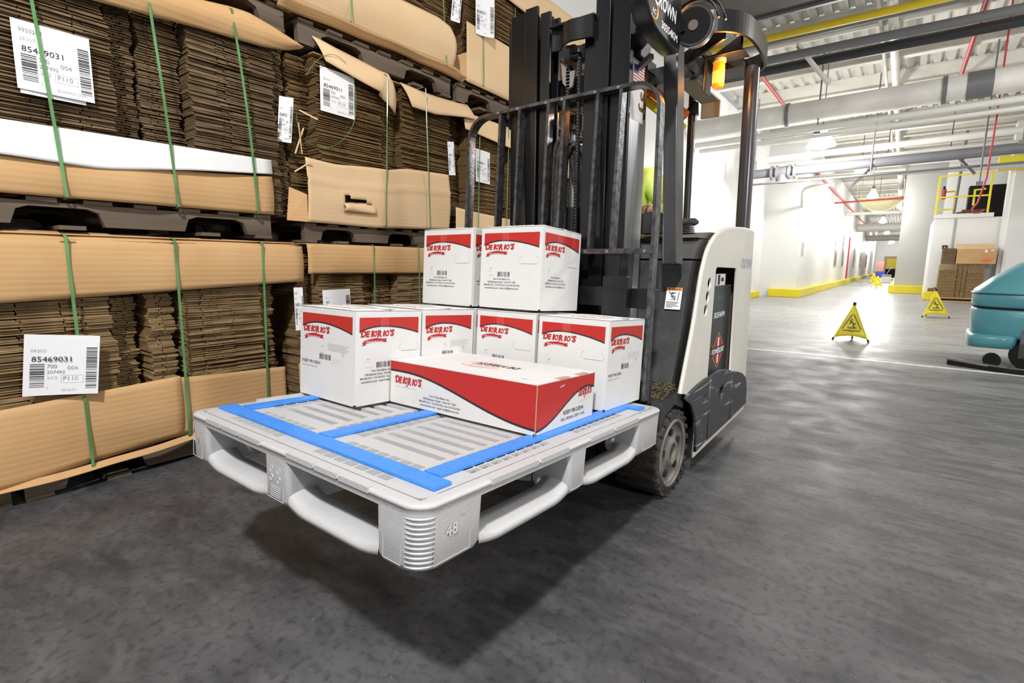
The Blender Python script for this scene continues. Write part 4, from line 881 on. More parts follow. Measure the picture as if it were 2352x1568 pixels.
        if kind == 'D':
            LG(m, P, a, b, .04, .50, .205, .15, W, H); TX('Quality Dough Products Since 1924', .045, .40, .045, LINK_, w=.16); TX('\u00ae', .25, .47, .05, PRED)
            y = .30
            for s, ww in zip(('Tast-I-Twist Bakers, Inc.', '2200 Bleecker Street \u2022 Utica NY 13501', '800-649-7612 \u2022 315-732-7612 \u2022 fax 315-732-7621', 'www.deiorios.com \u2022 email: info@deiorios.com'), (.15, .24, .30, .285)):
                TX(s, .385, y+.02, .062, INK, w=ww, al='c', bold=.006); y -= .078
        else:
            LG(m, P, a, b, .70, .55, .25, .15, W, H); TX('Quality Dough Products', .72, .42, .04, LINK_, w=.20)
            TX('KEEP FROZEN', .62, .235, .12, INK, w=.36, al='c', bold=.008); TX('REG. PENNA. DEPT. AGR.', .62, .11, .085, INK, w=.43, al='c')
            poly([(.35, .86), (.43, .89), (.44, .875), (.36, .845)], WBOX, 2)
def LG(m, P, a, b, x, y, w, h, W, H, col=None):
    col = col or DRED
    L = [("D", 0, .15, 0, 1.12), ("E", .145, .10, .0, 1.0), ("I", .29, .065, 0, 1.08), ("O", .355, .112, -.0, 1.0), ("R", .482, .145, -.05, 1.12), ("I", .655, .06, 0, 1.0), ("O", .72, .125, 0, 1.0), ("'", .855, .035, .05, 1.05), ("S", .89, .115, 0, 1.12)]
    for ch, x0, ww, dy, s in L: m.text(ch, P(x+w*x0, y+h*dy)+(P(0, 0)-P(0, 0)), a, b, h*1.38*s*H, col, w=w*ww*W, shear=.18, bold=.055 if ch not in "'I" else .035)
    q = lambda u, v: P(x+w*u, y+h*v)
    m.tube([q(.03, .98), q(-.01, .85), q(0, .65), q(.03, .6)], h*H*.055, 5, col); m.tube([q(.50, .0), q(.485, -.30), q(.45, -.42), q(.42, -.30)], h*H*.06, 5, col)
    m.tube([q(.47, 1.05), q(.46, .85), q(.50, .8)], h*H*.05, 5, col)
def carton(lx, ly, lz, w, d, h, rz, label, front='B', side='A', top='flaps', name='printed_carton', cat='carton', group='white printed food cartons'):
    t = thing(name, label, cat, None, group, PM @ Matrix.Translation((lx, ly, lz)) @ Matrix.Rotation(rz, 4, 'Z'))
    m = MB([WBOX]); nz, nx = 6, 6
    # body with slightly bowed sides: grid skin
    def side_grid(o, a, n, W, bow):
        o, a, n = Vector(o), Vector(a), Vector(n); vs = []
        for j in range(nz+1):
            for i in range(nx+1): u, v = i/nx, j/nz; vs.append(o+a*W*u+Z*h*v+n*bow*math.sin(math.pi*u)*math.sin(math.pi*v))
        m.add(vs, [(j*(nx+1)+i, j*(nx+1)+i+1, (j+1)*(nx+1)+i+1, (j+1)*(nx+1)+i) for j in range(nz) for i in range(nx)], WBOX, True)
    side_grid((0, 0, 0), X, -Y, w, 0); side_grid((w, 0, 0), Y, X, d, 0); side_grid((w, d, 0), -X, Y, w, 0); side_grid((0, d, 0), -Y, -X, d, 0)
    m.add([(0, 0, 0), (w, 0, 0), (w, d, 0), (0, d, 0)], [(3, 2, 1, 0)]); m.add([(0, 0, h-.002), (w, 0, h-.002), (w, d, h-.002), (0, d, h-.002)], [(0, 1, 2, 3)], CUT if top == 'flaps' else WBOX)
    face(m, (0, 0, 0), X, -Y, w, h, front); face(m, (w, 0, 0), Y, X, d, h, side)
    for x, y in ((w, 0), (0, 0)): m.box(x-.006, x+.001, y-.001, y+.006, -.0005, .005, INK)
    m.build('carton_body', t)
    if top == 'flaps':
        g = .004
        for k, (y0, y1, y2) in enumerate(((0, d/2-.003, 1), (d, d/2+.003, -1))):
            m = MB([WBOX]); rise = .006+.004*k
            vs = []
            for i in range(7):
                for j in range(5):
                    u, v = i/6, j/4; vs.append((w*u*1.0, y0+(y1-y0)*v, h+g*.4+rise*math.sin(math.pi*u)*v*.8+.001))
            m.add(vs, [(i*5+j, (i+1)*5+j, (i+1)*5+j+1, i*5+j+1) for i in range(6) for j in range(4)], WBOX, True)
            if k == 0:
                LG(m, lambda x, y: Vector((w*(.52+.0)-w*(x), d*.30-d*y*.0+0, 0))+Vector((0, -y*d*.0+y*d, h+.009)), -X, -Y*1.0, -.25, -.13, .4, .05, w, d, mat('very_pale_red_ink', (.86, .62, .60), .6))
            m.build('top_flap', t, solid=.0035)
        m = MB([mat('clear_tape', (.80, .80, .77), .15)]); m.box(w*.5-.0, w*.5+.0001, 0, 0, h, h)
        m.v = []; m.f = []; m.m = []; m.sm = []
        m.box(.0, w, d/2-.024, d/2+.024, h+.006, h+.0066); m.build('packing_tape', t)
    return t
CH = .312
CZ = .0095
carton(-1.018, .366, CZ, .316, .278, .308, .0, 'white printed carton at the left front of the pallet, KEEP FROZEN on its left face', 'A', 'B')
carton(-1.012, .650, CZ, .308, .280, .312, .01, 'white printed carton second from the front on the left side, behind the long flat carton', 'A', 'A')
carton(-1.010, .945, CZ, .296, .285, .312, 0, 'white printed carton almost hidden in the far left corner, under the upper left carton', 'B', 'A')
carton(-.700, .950, CZ, .288, .290, .312, .0, 'white printed carton in the back row between two others, behind the flat carton', 'B', 'A')
carton(-.397, .950, CZ, .286, .296, .310, .0, 'white printed carton at the right rear corner of the pallet, address on its right side', 'C', 'A')
carton(-1.020, .945, .334, .288, .282, .312, -.01, 'upper white carton on the left, one of two on top of the stack', 'B', 'C')
carton(-.690, .945, .336, .290, .284, .310, .015, 'upper white carton on the right, one of two on top, with a barcode', 'B', 'C')
t = carton(-.697, .508, CZ, .590, .350, .143, .028, 'long flat white carton with a red swoosh lying in front of the others', 'D', 'E', 'plain', 'flat_carton', 'carton', None)
m = MB([WBOX]); w, d, h = .590, .350, .143
m.box(-.001, w+.001, -.001, d+.001, h-.001, h+.002)
m.text("DE IORIO'S", (.40, .20, h+.0026), (-1, .06, 0), (0, -1, 0), .05, INK, w=.17, bold=.03)
for r1, r2 in ((.060, .052),):
    pts = [(.28+.085*math.cos(a), .155+.05*math.sin(a), h+.003) for a in [2*math.pi*k/40 for k in range(41)]]; m.tube(pts[3:18], .0014, 5, PRED); m.tube(pts[23:38], .0014, 5, PRED)
m.text('DOUGH', (.28, .17, h+.0026), (-1, 0, 0), (0, -1, 0), .035, GINK, w=.10, align='c'); m.text('QUALITY', (.28, .205, h+.0026), (-1, 0, 0), (0, -1, 0), .018, PRED, w=.09, align='c'); m.text('SINCE 1924', (.28, .13, h+.0026), (-1, 0, 0), (0, -1, 0), .018, PRED, w=.09, align='c')
m.text('\u2022UK\u2022', (.53, .05, h+.0026), (-1, 0, 0), (0, -1, 0), .014, GINK)
m.build('lid', t)
m = MB(CUT)
for y in (.12, .24): m = MB(CUT); m.box(w-.016, w+.002, y, y+.06, h+.0015, h+.0045); m.build('lock_tab', t)
for x in (w-.0005, -.0018): m = MB(CUT); m.box(x, x+.002, -.0015, .0005, 0, h); m.build('raw_corner', t)
# ================================================================== forklift
FLO = (-1.22, 2.7, 0)
fk = thing('forklift', 'black and cream stand-up counterbalance forklift carrying the grey plastic pallet', 'forklift', FLO)
FX = Matrix.Translation((1.22, -2.7, 0))
def F_(*mats): return MB(list(mats), FX)
TILT = Matrix.Translation((1.22, -2.7, 0)) @ PM          # carriage frame: tipped back with the forks
def T_(*mats): return MB(list(mats), TILT)
def plate(name, splines, o, a, b, n, th, mt, parent, bevel=0):
    """flat plate with holes from closed 2-D outlines (first = outside)"""
    c = bpy.data.curves.new('c', 'CURVE'); c.dimensions = '2D'; c.fill_mode = 'BOTH'; c.extrude = th/2; c.bevel_depth = bevel; c.bevel_resolution = 1; c.offset = -bevel
    for sp in splines:
        s = c.splines.new('POLY'); s.points.add(len(sp)-1); s.use_cyclic_u = True
        for p, (x, y) in zip(s.points, sp): p.co = (x, y, 0, 1)
    ob = bpy.data.objects.new('c', c); C.objects.link(ob)
    me = bpy.data.meshes.new_from_object(ob.evaluated_get(bpy.context.evaluated_depsgraph_get()))
    M = Matrix((( a[0], b[0], n[0], o[0]), (a[1], b[1], n[1], o[1]), (a[2], b[2], n[2], o[2]), (0, 0, 0, 1)))
    me.transform(FX @ M); bpy.data.objects.remove(ob); bpy.data.curves.remove(c); me.name = name; me.materials.clear(); me.materials.append(mt)
    r = bpy.data.objects.new(name, me); C.objects.link(r); r.parent = parent; return r
def smooth2(pts, n=6):
    out = []
    for i in range(len(pts)-1):
        p0, p1, p2, p3 = pts[max(i-1, 0)], pts[i], pts[i+1], pts[min(i+2, len(pts)-1)]
        for k in range(n):
            t = k/n; out.append(tuple(.5*((2*p1[q])+(-p0[q]+p2[q])*t+(2*p0[q]-5*p1[q]+4*p2[q]-p3[q])*t*t+(-p0[q]+3*p1[q]-3*p2[q]+p3[q])*t**3) for q in range(len(p1))))
    return out+[pts[-1]]
edge = smooth2([(2.19, .44), (2.24, .56), (2.31, .73), (2.37, .93), (2.40, 1.0), (2.46, 1.08), (2.58, 1.145), (2.76, 1.18), (3.08, 1.20), (3.31, 1.198)])
outer = edge+[(3.345, .8), (3.385, .3), (3.40, .10), (2.41, .078), (2.43, .17), (2.40, .28), (2.33, .37), (2.24, .43)]
win = [(2.585, .975), (2.60, .99), (2.955, .985), (2.97, .97), (3.0, .40), (2.985, .38), (2.6, .40), (2.565, .44)]
def oval(cy, cz, ry, rz, sl=0): return [(cy+ry*math.cos(a)+sl*math.sin(a)*rz, cz+rz*math.sin(a)) for a in [2*math.pi*k/20 for k in range(20)]]
sp = plate('side_panel', [outer, win, oval(2.493, .915, .026, .026), oval(2.478, .853, .026, .026), oval(2.462, .79, .026, .026)], (-.726, 0, 0), Y, Z, X, .006, CREAM, fk, .002); sp['label'] = 'cream painted side panel'
m = F_(CREAM); m.tube([(-.731, y, z) for y, z in edge], .009, 8); m.build('panel_edge_roll', sp)
m = F_(mat('faded_grey_print', (.48, .48, .54), .5)); 
m.text('CROWN', (-.7200, 3.055, .985), Y, Z, .075, m.mats[0], w=.245, bold=.035); m.build('side_lettering', sp)
plate('side_panel', [outer], (-1.70, 0, 0), Y, Z, X, .03, CREAM, fk, .004)
yb = lambda y: .118+.02*(y-2.4)
scA = [(2.415, .11)]+[(2.41, .2), (2.37, .29), (2.30, .37), (2.215, .415)]+[(2.30, .435), (2.40, .448), (2.50, .455), (2.572, .455), (2.572, yb(2.57))]
plate('lower_guard_panel', [scA, oval(2.51, .36, .012, .016)], (-.716, 0, 0), Y, Z, X, .010, SCUF, fk, .002)
scB = [(2.58, yb(2.58)), (2.58, .456), (2.66, .462), (2.76, .458), (2.88, .443), (2.985, .415), (2.985, yb(2.98))]
plate('lower_guard_panel', [scB, [(2.74, .36), (2.80, .372), (2.83, .35), (2.81, .30), (2.775, .265), (2.755, .29)]], (-.714, 0, 0), Y, Z, X, .012, SCUF, fk, .002)
m = F_(HOLE); m.box(-.7222, -.7205, 2.74, 2.85, .25, .385); m.build('handle_shade_patch', fk)  # dark patch standing in for the shade inside the panel opening
scC = [(2.995, yb(3)), (2.995, .41), (3.10, .395), (3.22, .365), (3.31, .325), (3.345, .29), (3.365, .24), (3.375, yb(3.37)+.01)]
plate('lower_guard_panel', [scC], (-.714, 0, 0), Y, Z, X, .014, SCUF, fk, .002)
m = F_(COWL); prof = [(2.15, .42), (2.19, .50), (2.24, .62), (2.29, .78), (2.325, .93), (2.345, 1.02), (2.36, 1.02), (2.60, 1.02), (2.60, .42)]
m.prism(smooth2(prof[:6], 4)+prof[6:], (0, 0, 0), Y, Z, X, -1.68, -.765, None, True); cw = m.build('front_cowl', fk)
m = F_(mat('dash_grey_plastic', (.085, .085, .083), .45, noise=.25, nscale=14)); m.prism(smooth2([(2.345, 1.027), (2.36, 1.06), (2.40, 1.10), (2.46, 1.118)], 5)+[(2.6, 1.118), (2.6, 1.027)], (0, 0, 0), Y, Z, X, -1.68, -.765, None, True); m.build('dash_band', fk)
m = F_(mat('dash_top_plastic', (.16, .158, .15), .5, noise=.25, nscale=9)); m.prism([(2.41, 1.125), (2.47, 1.142), (2.6, 1.158), (2.72, 1.16), (2.72, 1.125)], (0, 0, 0), Y, Z, X, -1.68, -1.20, None, False)
m.prism([(2.41, 1.125), (2.47, 1.142), (2.6, 1.158), (2.72, 1.16), (2.72, 1.125)], (0, 0, 0), Y, Z, X, -1.196, -.94, None, False); m.prism([(2.41, 1.125), (2.47, 1.142), (2.6, 1.158), (2.72, 1.16), (2.72, 1.125)], (0, 0, 0), Y, Z, X, -.936, -.765, None, False); m.build('dash_top', fk)
# padded arm rest and control grip on the dash
m = F_(COWL); m.prism(smooth2([(-1.03, 1.145), (-1.03, 1.21), (-1.0, 1.238), (-.94, 1.242), (-.895, 1.225), (-.875, 1.19), (-.875, 1.145)], 4), (0, 0, 0), X, Z, Y, 2.34, 2.46, None, True); m.build('arm_pad', fk)
m = F_(RUB); m.tube([(-.93, 2.52, 1.205), (-.875, 2.52, 1.205), (-.815, 2.52, 1.203), (-.80, 2.52, 1.20)], [.017, .018, .018, .008], 12); gp = m.build('control_grip', fk)
m = F_(RUB)
for k in range(6): m.tube([(-.845, 2.52, 1.15+.009*k), (-.845, 2.52, 1.155+.009*k)], [.034-.002*k, .030-.002*k], 16)
m.build('rubber_boot', gp)
# warning decal on the cowl
def decal():
    n = Vector((0, -.97, .24)).normalized(); b = Vector((0, .22, .975)).normalized(); o = Vector((-.842, 2.268, .735))
    o = Vector((-.855, 2.293, .80))-Vector((0, .006, 0)); b = Vector((0, .235, .972)).normalized(); a = X; n = a.cross(b); e = n*.002
    m = F_(PAPER); P = lambda x, y: o+a*x+b*y+e
    m.add([P(0, 0), P(.072, 0), P(.072, .10), P(0, .10)], [(0, 1, 2, 3)]); e = n*.003; OR = mat('orange_label', (.80, .28, .05), .5)
    m.add([P(0, .086), P(.072, .086), P(.072, .10), P(0, .10)], [(0, 1, 2, 3)], OR); e = n*.004
    m.text('WARNING', P(.022, .0895), a, b, .009, INK, w=.042, bold=.02); m.add([P(.008, .089), P(.018, .089), P(.013, .0975)], [(0, 1, 2)], INK)
    L = lambda pts, r=.0013: m.tube([P(x, y) for x, y in pts], r, 5, INK)
    L([(.014, .08), (.026, .068), (.026, .06), (.046, .046)], .002); L([(.026, .069), (.044, .078)], .0016); L([(.027, .06), (.037, .063), (.046, .055)], .0016); L([(.060, .080), (.056, .042)], .0014); L([(.02, .046), (.044, .044)], .0006)
    m.disc(P(.029, .076), n, .0032, 10, INK, .001)
    for k, w in enumerate((.055, .052, .045, .058, .03)): L([(.006, .034-.006*k), (.006+w, .034-.006*k)], .0007)
    m.build('warning_decal', cw)
decal()
# chassis, operator bay, battery
m = F_(BLK); m.box(-1.68, -.77, 2.22, 2.40, .10, .46); m.box(-1.68, -.77, 2.4, 3.36, .10, .20); m.box(-1.68, -1.62, 2.4, 3.3, .2, 1.0); m.build('chassis', fk)
m = F_(mat('bay_brown_steel', (.10, .085, .06), .6)); m.box(-1.55, -.755, 3.10, 3.12, .2, 1.03); m.box(-1.55, -.732, 2.56, 3.12, 1.02, 1.03); m.build('battery_bay', fk)
m = F_(SCUF, BLK); m.box(-1.5, -.762, 2.62, 3.05, .20, .895); m.v[0:0] = []; bt = m.build('battery', fk, bevel=.004); bt.data.materials[0] = mat('battery_case', (.055, .057, .065), .35, noise=.3, nscale=4)
m = F_(PAPER, INK); m.box(-.80, -.765, 2.76, 2.93, .895, .955); m.box(-.765, -.763, 2.79, 2.82, .90, .95, INK); m.box(-.765, -.763, 2.85, 2.89, .915, .935, INK); m.build('battery_connector', bt)
m = F_(PAPER); m.text('30354HM', (-.7605, 2.745, .725), Y, Z, .042, PAPER, w=.20, bold=.02); m.text('MAX 36 V', (-.7605, 2.79, .83), Y, Z, .012, GINK, w=.10); m.build('battery_number', bt)
m = F_(DRED); cy, cz, ry, rz = 2.86, .545, .135, .098
def dia(s, mt, x): m.add([(x, cy-ry*s, cz), (x, cy, cz-rz*s), (x, cy+ry*s, cz), (x, cy, cz+rz*s)], [(0, 1, 2, 3)], mt)
dia(1.0, mat('gold_print', (.70, .45, .12), .4), -.7608); dia(.93, INK, -.7604); dia(.86, RED, -.7600)
m.add([(-.7596, cy-.012, cz-.07), (-.7596, cy+.012, cz-.07), (-.7596, cy+.012, cz+.07), (-.7596, cy-.012, cz+.07)], [(0, 1, 2, 3)], PAPER)
m.add([(-.7592, cy-.115, cz-.022), (-.7592, cy+.115, cz-.022), (-.7592, cy+.115, cz+.022), (-.7592, cy-.115, cz+.022)], [(0, 1, 2, 3)], INK); m.text('POWERLINE', (-.7588, cy, cz-.016), Y, Z, .042, PAPER, w=.215, align='c', bold=.03)
m.build('diamond_sticker', bt)
# fender step over the wheel with wood chips lying in it
m = F_(mat('worn_fender_plastic', (.04, .04, .042), .35, noise=.3, nscale=12)); m.prism(smooth2([(1.99, .30), (1.985, .37), (2.0, .425), (2.03, .445), (2.10, .44)], 4)+[(2.22, .455), (2.26, .40), (2.26, .36), (2.15, .40), (2.05, .375)], (0, 0, 0), Y, Z, X, -1.0, -.735, None, True); m.build('wheel_fender', fk, bevel=.006); m = F_(MATS['worn_fender_plastic'])
m.prism(smooth2([(1.99, .30), (1.985, .37), (2.0, .425), (2.03, .445), (2.10, .44)], 4)+[(2.22, .455), (2.26, .40), (2.26, .36), (2.15, .40), (2.05, .375)], (0, 0, 0), Y, Z, X, -1.70, -1.45, None, True); m.build('wheel_fender', fk, bevel=.006)
m = F_(mat('wood_chips', (.22, .16, .08), .9, noise=.85, nscale=60)); rr = random.Random(4)
for k in range(620):
    x, y = rr.uniform(-.985, -.745), rr.uniform(2.02, 2.19); z = .446+.045*(y-2.02)/.17*rr.random()**.5
    m.bar((x, y, z), (x+rr.uniform(-.012, .012), y+rr.uniform(-.012, .012), z+rr.uniform(-.004, .006)), .0028, .0028)
tag(m.build('wood_chip_litter', fk), 'wood chips and debris on the fender', kind='stuff')
# wheels
def wheel(x0, x1, y, r, parent, side):
    t = F_(RUB); prof = [(x0, r*.80), (x0+.008, r*.96), (x0+.02, r), (x1-.02, r), (x1-.006, r*.97), (x1, r*.86), (x1-.002, r*.70)]
    n = 48; vs = [(x, y+q*math.cos(2*math.pi*k/n), r+q*math.sin(2*math.pi*k/n)) for x, q in prof for k in range(n)]
    t.add(vs, [(i*n+k, i*n+(k+1) % n, (i+1)*n+(k+1) % n, (i+1)*n+k) for i in range(len(prof)-1) for k in range(n)], None, True)
    for k in range(22):
        a = 2*math.pi*k/22; M = Matrix.Translation((0, y, r)) @ Matrix.Rotation(a, 4, 'X'); t.box(x0+.004, x1-.045, -.010, .010, r*.975, r*1.010, None, M); t.box(x1-.045, x1+.003, -.013, .007, r*.93, r*1.008, None, M)
    tyre = t.build('wheel', parent)
    t = F_(HUB); xs = x1 if side > 0 else x0; d = -side
    def rg(pr): 
        n = 40; vs = [(xs+d*dx, y+q*math.cos(2*math.pi*k/n), r+q*math.sin(2*math.pi*k/n)) for dx, q in pr for k in range(n)]; t.add(vs, [(i*n+k, i*n+(k+1) % n, (i+1)*n+(k+1) % n, (i+1)*n+k) for i in range(len(pr)-1) for k in range(n)], None, True)
    rg([(.002, r*.80), (-.006, r*.78), (-.004, r*.72), (.012, r*.70), (.016, r*.60), (.012, r*.36), (.0, r*.31), (-.004, r*.24), (.002, r*.20), (.03, r*.19), (.05, r*.18), (.05, .001)])
    hb = t.build('wheel_hub', tyre)
    t = F_(HOLE)
    for k in range(5):
        t = F_(HOLE); a = 2*math.pi*k/5+.4; t.disc((xs+d*.011, y+r*.50*math.cos(a), r+r*.50*math.sin(a)), X, r*.085, 14, None, .012); t.build('hub_hole', hb)
    t = F_(HOLE); t.disc((xs+d*.046, y, r), X, r*.175, 20, None, .004); t.build('axle_recess', hb)
wheel(-.925, -.725, 2.13, .188, fk, 1); wheel(-1.70, -1.50, 2.13, .188, fk, -1); wheel(-1.32, -1.12, 3.15, .14, fk, 1)
# mast rails
def rail(nm, xa, xb, y0, y1, z0, z1, web, th=.016, mt=RAIL, rad=None):
    """channel section opened towards the middle of the mast; web = x side that is closed"""
    m = F_(mt); s = 1 if web == 'r' else -1; w = xb if s > 0 else xa; i = xa if s > 0 else xb
    poly = [(w, y0), (w, y1), (i, y1), (i, y1-th), (w-s*th, y1-th), (w-s*th, y0+th), (i, y0+th), (i, y0)]
    m.prism(poly, (0, 0, 0), X, Y, Z, z0, z1); return m.build(nm, fk, bevel=.0025)
rail('mast_outer_rail', -1.015, -.935, 1.985, 2.165, .06, 2.12, 'r'); rail('mast_outer_rail', -1.52, -1.44, 1.985, 2.165, .06, 2.09, 'l')
m = F_(SIDEW); m.box(-.935, -.9325, 2.0, 2.16, .5, 1.60); m.build('rail_reflection_face', fk)  # overlay that puts the corridor's reflection into the rail's lower colour
rail('mast_middle_rail', -1.085, -1.02, 1.975, 2.11, .10, 2.16, 'r'); rail('mast_middle_rail', -1.435, -1.37, 1.975, 2.11, .10, 2.10, 'l')
rail('mast_inner_rail', -1.14, -1.09, 1.99, 2.08, .14, 1.98, 'r'); rail('mast_inner_rail', -1.365, -1.315, 1.99, 2.08, .14, 2.07, 'l')
for q in ((-1.545, -1.52, 2.0, 2.12, 1.62, 2.06), (-.935, -.915, 2.04, 2.14, 1.82, 1.93)): m = F_(BLK); m.box(*q); m.build('mast_bracket', fk, bevel=.004)
# top cross tie, lower ties
m = F_(BLK); cu = smooth2([(-1.30, 1.985), (-1.26, 1.99), (-1.225, 1.955), (-1.18, 1.935), (-1.12, 1.945), (-1.085, 1.95)], 5)
vs = []
for x, y in cu: vs += [(x, y, 1.90), (x, y+.012, 1.90), (x, y+.012, 1.985+(.02 if x < -1.24 else 0)), (x, y, 1.985+(.02 if x < -1.24 else 0))]
k = len(cu); m.add(vs, [(4*i+j, 4*i+(j+1) % 4, 4*(i+1)+(j+1) % 4, 4*(i+1)+j) for i in range(k-1) for j in range(4)]); m.box(-1.30, -1.085, 1.96, 2.12, 1.985, 1.995); m.build('mast_top_tie', fk, bevel=.003)
for a, b in ((1.70, 1.83), (1.1, 1.2), (.4, .55)): m = F_(BLK); m.box(-1.5, -.95, 2.12, 2.15, a, b); m.build('mast_cross_plate', fk, bevel=.003)
m = F_(CHROME); m.tube([(-1.225, 2.07, .3), (-1.225, 2.07, 1.62)], .022, 16); cy_ = m.build('lift_cylinder', fk)
m = F_(BLK); m.tube([(-1.225, 2.07, .2), (-1.225, 2.07, 1.25)], .042, 18); m.tube([(-1.225, 2.07, 1.58), (-1.225, 2.07, 1.64)], .045, 14); m.build('cylinder_barrel', cy_)
m = F_(BLK); m.tube([(-1.21, 2.0, 1.86), (-1.19, 2.0, 1.86)], .05, 24); m.tube([(-1.235, 2.0, 1.86), (-1.165, 2.0, 1.86)], .018, 12); m.prism([(-1.245, 1.84), (-1.235, 1.76), (-1.21, 1.73), (-1.185, 1.74), (-1.175, 1.80), (-1.2, 1.80)], (0, 0, 0), X, Z, Y, 1.975, 1.985, CHROME); m.build('chain_sheave', fk)
for x in (-1.21, -1.155):
    m = F_(BLK)
    for k in range(70): z = .9+k*.0135; m.box(x-.009, x+.009, 1.975, 1.981, z, z+.010); m.box(x-.004, x+.004, 1.972, 1.984, z+.008, z+.0145, BARB)
    m.build('lift_chain', fk)
for k, (dx, top) in enumerate(((0, 1.535), (.022, 1.53), (.044, 1.52), (.066, 1.505))):
    m = F_(RUB); x = -1.305+dx; m.tube(smooth2([(x-.005, 2.03, .95), (x-.003, 2.02, 1.25), (x+.012, 2.01, top-.06), (x+.045, 2.005, top), (x+.085, 2.02, top-.03), (x+.09, 2.06, top-.2), (x+.09, 2.08, 1.0)], 6), .0095, 10); m.build('hydraulic_hose', fk)
# carriage, forks and load backrest (all tipped back with the load)
for v in (.255, .755):
    m = T_(BLK); m.box(-v-.055, -v+.055, 1.262, 1.305, -.105, .485); sh = m.prism([(.10, -.092), (.40, -.10), (1.305, -.125), (1.305, -.075), (.5, -.062), (.10, -.078)], (-v, 0, 0), Y, Z, X, -.05, .05); m.build('fork', fk, bevel=.004)
m = T_(BLK); m.box(-1.04, -.10, 1.306, 1.345, .36, .44); m.box(-1.04, -.10, 1.306, 1.345, -.02, .07); m.box(-.90, -.86, 1.345, 1.40, -.05, .6); m.box(-.28, -.24, 1.345, 1.40, -.05, .6); m.build('fork_carriage', fk, bevel=.003)
m = T_(BARB)
def fbar(pts, dep=.042, th=.011):
    """flat bar on edge: wide side runs front to back"""
    P = [Vector((-v, 0, n)) for v, n in pts]; vs = []
    for i, p in enumerate(P):
        d = (P[min(i+1, len(P)-1)]-P[max(i-1, 0)]).normalized(); q = Vector((d.z, 0, -d.x))*th/2
        vs += [p+q+Y*1.262, p-q+Y*1.262, p-q+Y*(1.262+dep), p+q+Y*(1.262+dep)]
    k = len(P); m.add(vs, [(4*i+j, 4*i+(j+1) % 4, 4*(i+1)+(j+1) % 4, 4*(i+1)+j) for i in range(k-1) for j in range(4)]+[(3, 2, 1, 0), (4*k-4, 4*k-3, 4*k-2, 4*k-1)])
corner = lambda cx, cz, r, a0, a1, n=8: [(cx+r*math.cos(math.radians(a0+(a1-a0)*k/n)), cz+r*math.sin(math.radians(a0+(a1-a0)*k/n))) for k in range(n+1)]
fr = [(1.068, 0.02)]+[(1.072, .9)]+corner(.975, 1.115, .10, 0, 90)+[(.6, 1.219)]+corner(.225, 1.115, .10, 90, 180)+[(.112, .7), (.103, 0.0)]
fbar(fr, .045, .014); m.build('backrest_frame', fk)
for v in (.885, .775, .622, .542, .385, .284):
    m = T_(BARB); fbar([(v, .585), (v, 1.214)], .042, .013); m.build('backrest_bar', fk)
m = T_(BARB); m.box(-1.07, -.105, 1.256, 1.272, .572, .592); cb = m.build('backrest_crossbar', fk)
m = T_(CHROME)
for v in (.885, .775, .622, .542, .385, .284, .125):
    m.tube([(-v-.012, 1.2545, .582), (-v-.012, 1.258, .582)], .0065, 8)
    if v > .13: m.tube([(-v-.012, 1.259, 1.214), (-v-.012, 1.263, 1.214)], .006, 8)
m.build('bolt_heads', cb)
# overhead guard
def band(pts, h, th, z, mt=BLK, close=False):
    m = F_(mt); P = [Vector((x, y, 0)) for x, y in pts]; vs = []
    for i, p in enumerate(P):
        d = (P[min(i+1, len(P)-1)]-P[max(i-1, 0)]).normalized(); q = Vector((d.y, -d.x, 0))*th/2
        vs += [p+q+Z*z, p-q+Z*z, p-q+Z*(z+h), p+q+Z*(z+h)]
    k = len(P); m.add(vs, [(4*i+j, 4*i+(j+1) % 4, 4*(i+1)+(j+1) % 4, 4*(i+1)+j) for i in range(k-1) for j in range(4)], None, False); return m
c4 = smooth2([(-1.22, 2.63), (-1.0, 2.64), (-.86, 2.665), (-.77, 2.72), (-.718, 2.82), (-.705, 2.95), (-.71, 3.15), (-.735, 3.30), (-.82, 3.38), (-1.0, 3.40), (-1.22, 3.40)], 5)
full = c4+[(-2.44-x, y) for x, y in c4[::-1]]
og = band(full+[full[0]], .098, .014, 2.098).build('overhead_guard', fk)
m = F_(BLK)
m.bar((-.80, 2.74, 2.115), (-1.06, 2.94, 2.105), .014, .07); m.bar((-1.06, 2.94, 2.105), (-1.06, 3.12, 2.105), .014, .06); m.bar((-.76, 2.90, 2.11), (-.98, 3.12, 2.11), .014, .07)
m.build('guard_strut', og)
m = F_(BLK); m.box(-1.64, -.80, 3.10, 3.38, 2.098, 2.108); m.box(-1.64, -.80, 3.09, 3.10, 2.06, 2.15); m.build('guard_rear_plate', og)
for k in range(5):
    m = F_(BLK); x = -1.62+k*.16; m.box(x, x+.012, 2.65, 3.1, 2.11, 2.17); m.build('guard_slat', og)
def post(nm, a, b, w, d, mt=BARB):
    m = F_(mt); m.bar(a, b, w, d, None, (0, 1, 0)); return m.build(nm, fk, bevel=.006)
pm = mat('satin_post_steel', (.05, .05, .053), .28, noise=.3, nscale=9, spec=.6)
post('guard_front_post', (-.806, 2.225, 1.0), (-.885, 2.30, 2.05), .062, .085, pm); post('guard_front_post', (-1.634, 2.225, 1.0), (-1.555, 2.30, 2.05), .062, .085, pm)
m = F_(BLK); m.bar((-.885, 2.30, 2.05), (-.90, 2.63, 2.15), .05, .06); m.bar((-1.555, 2.30, 2.05), (-1.54, 2.63, 2.15), .05, .06); m.build('guard_post_arm', og)
for s in (0, 1):
    m = F_(mat('round_post_grey', (.045, .045, .055), .25, spec=.7)); x = -.785 if not s else -1.655
    m.tube([(x, 3.30, 1.19), (x, 3.25, 2.10)], .040, 18); m.build('guard_rear_post', fk)
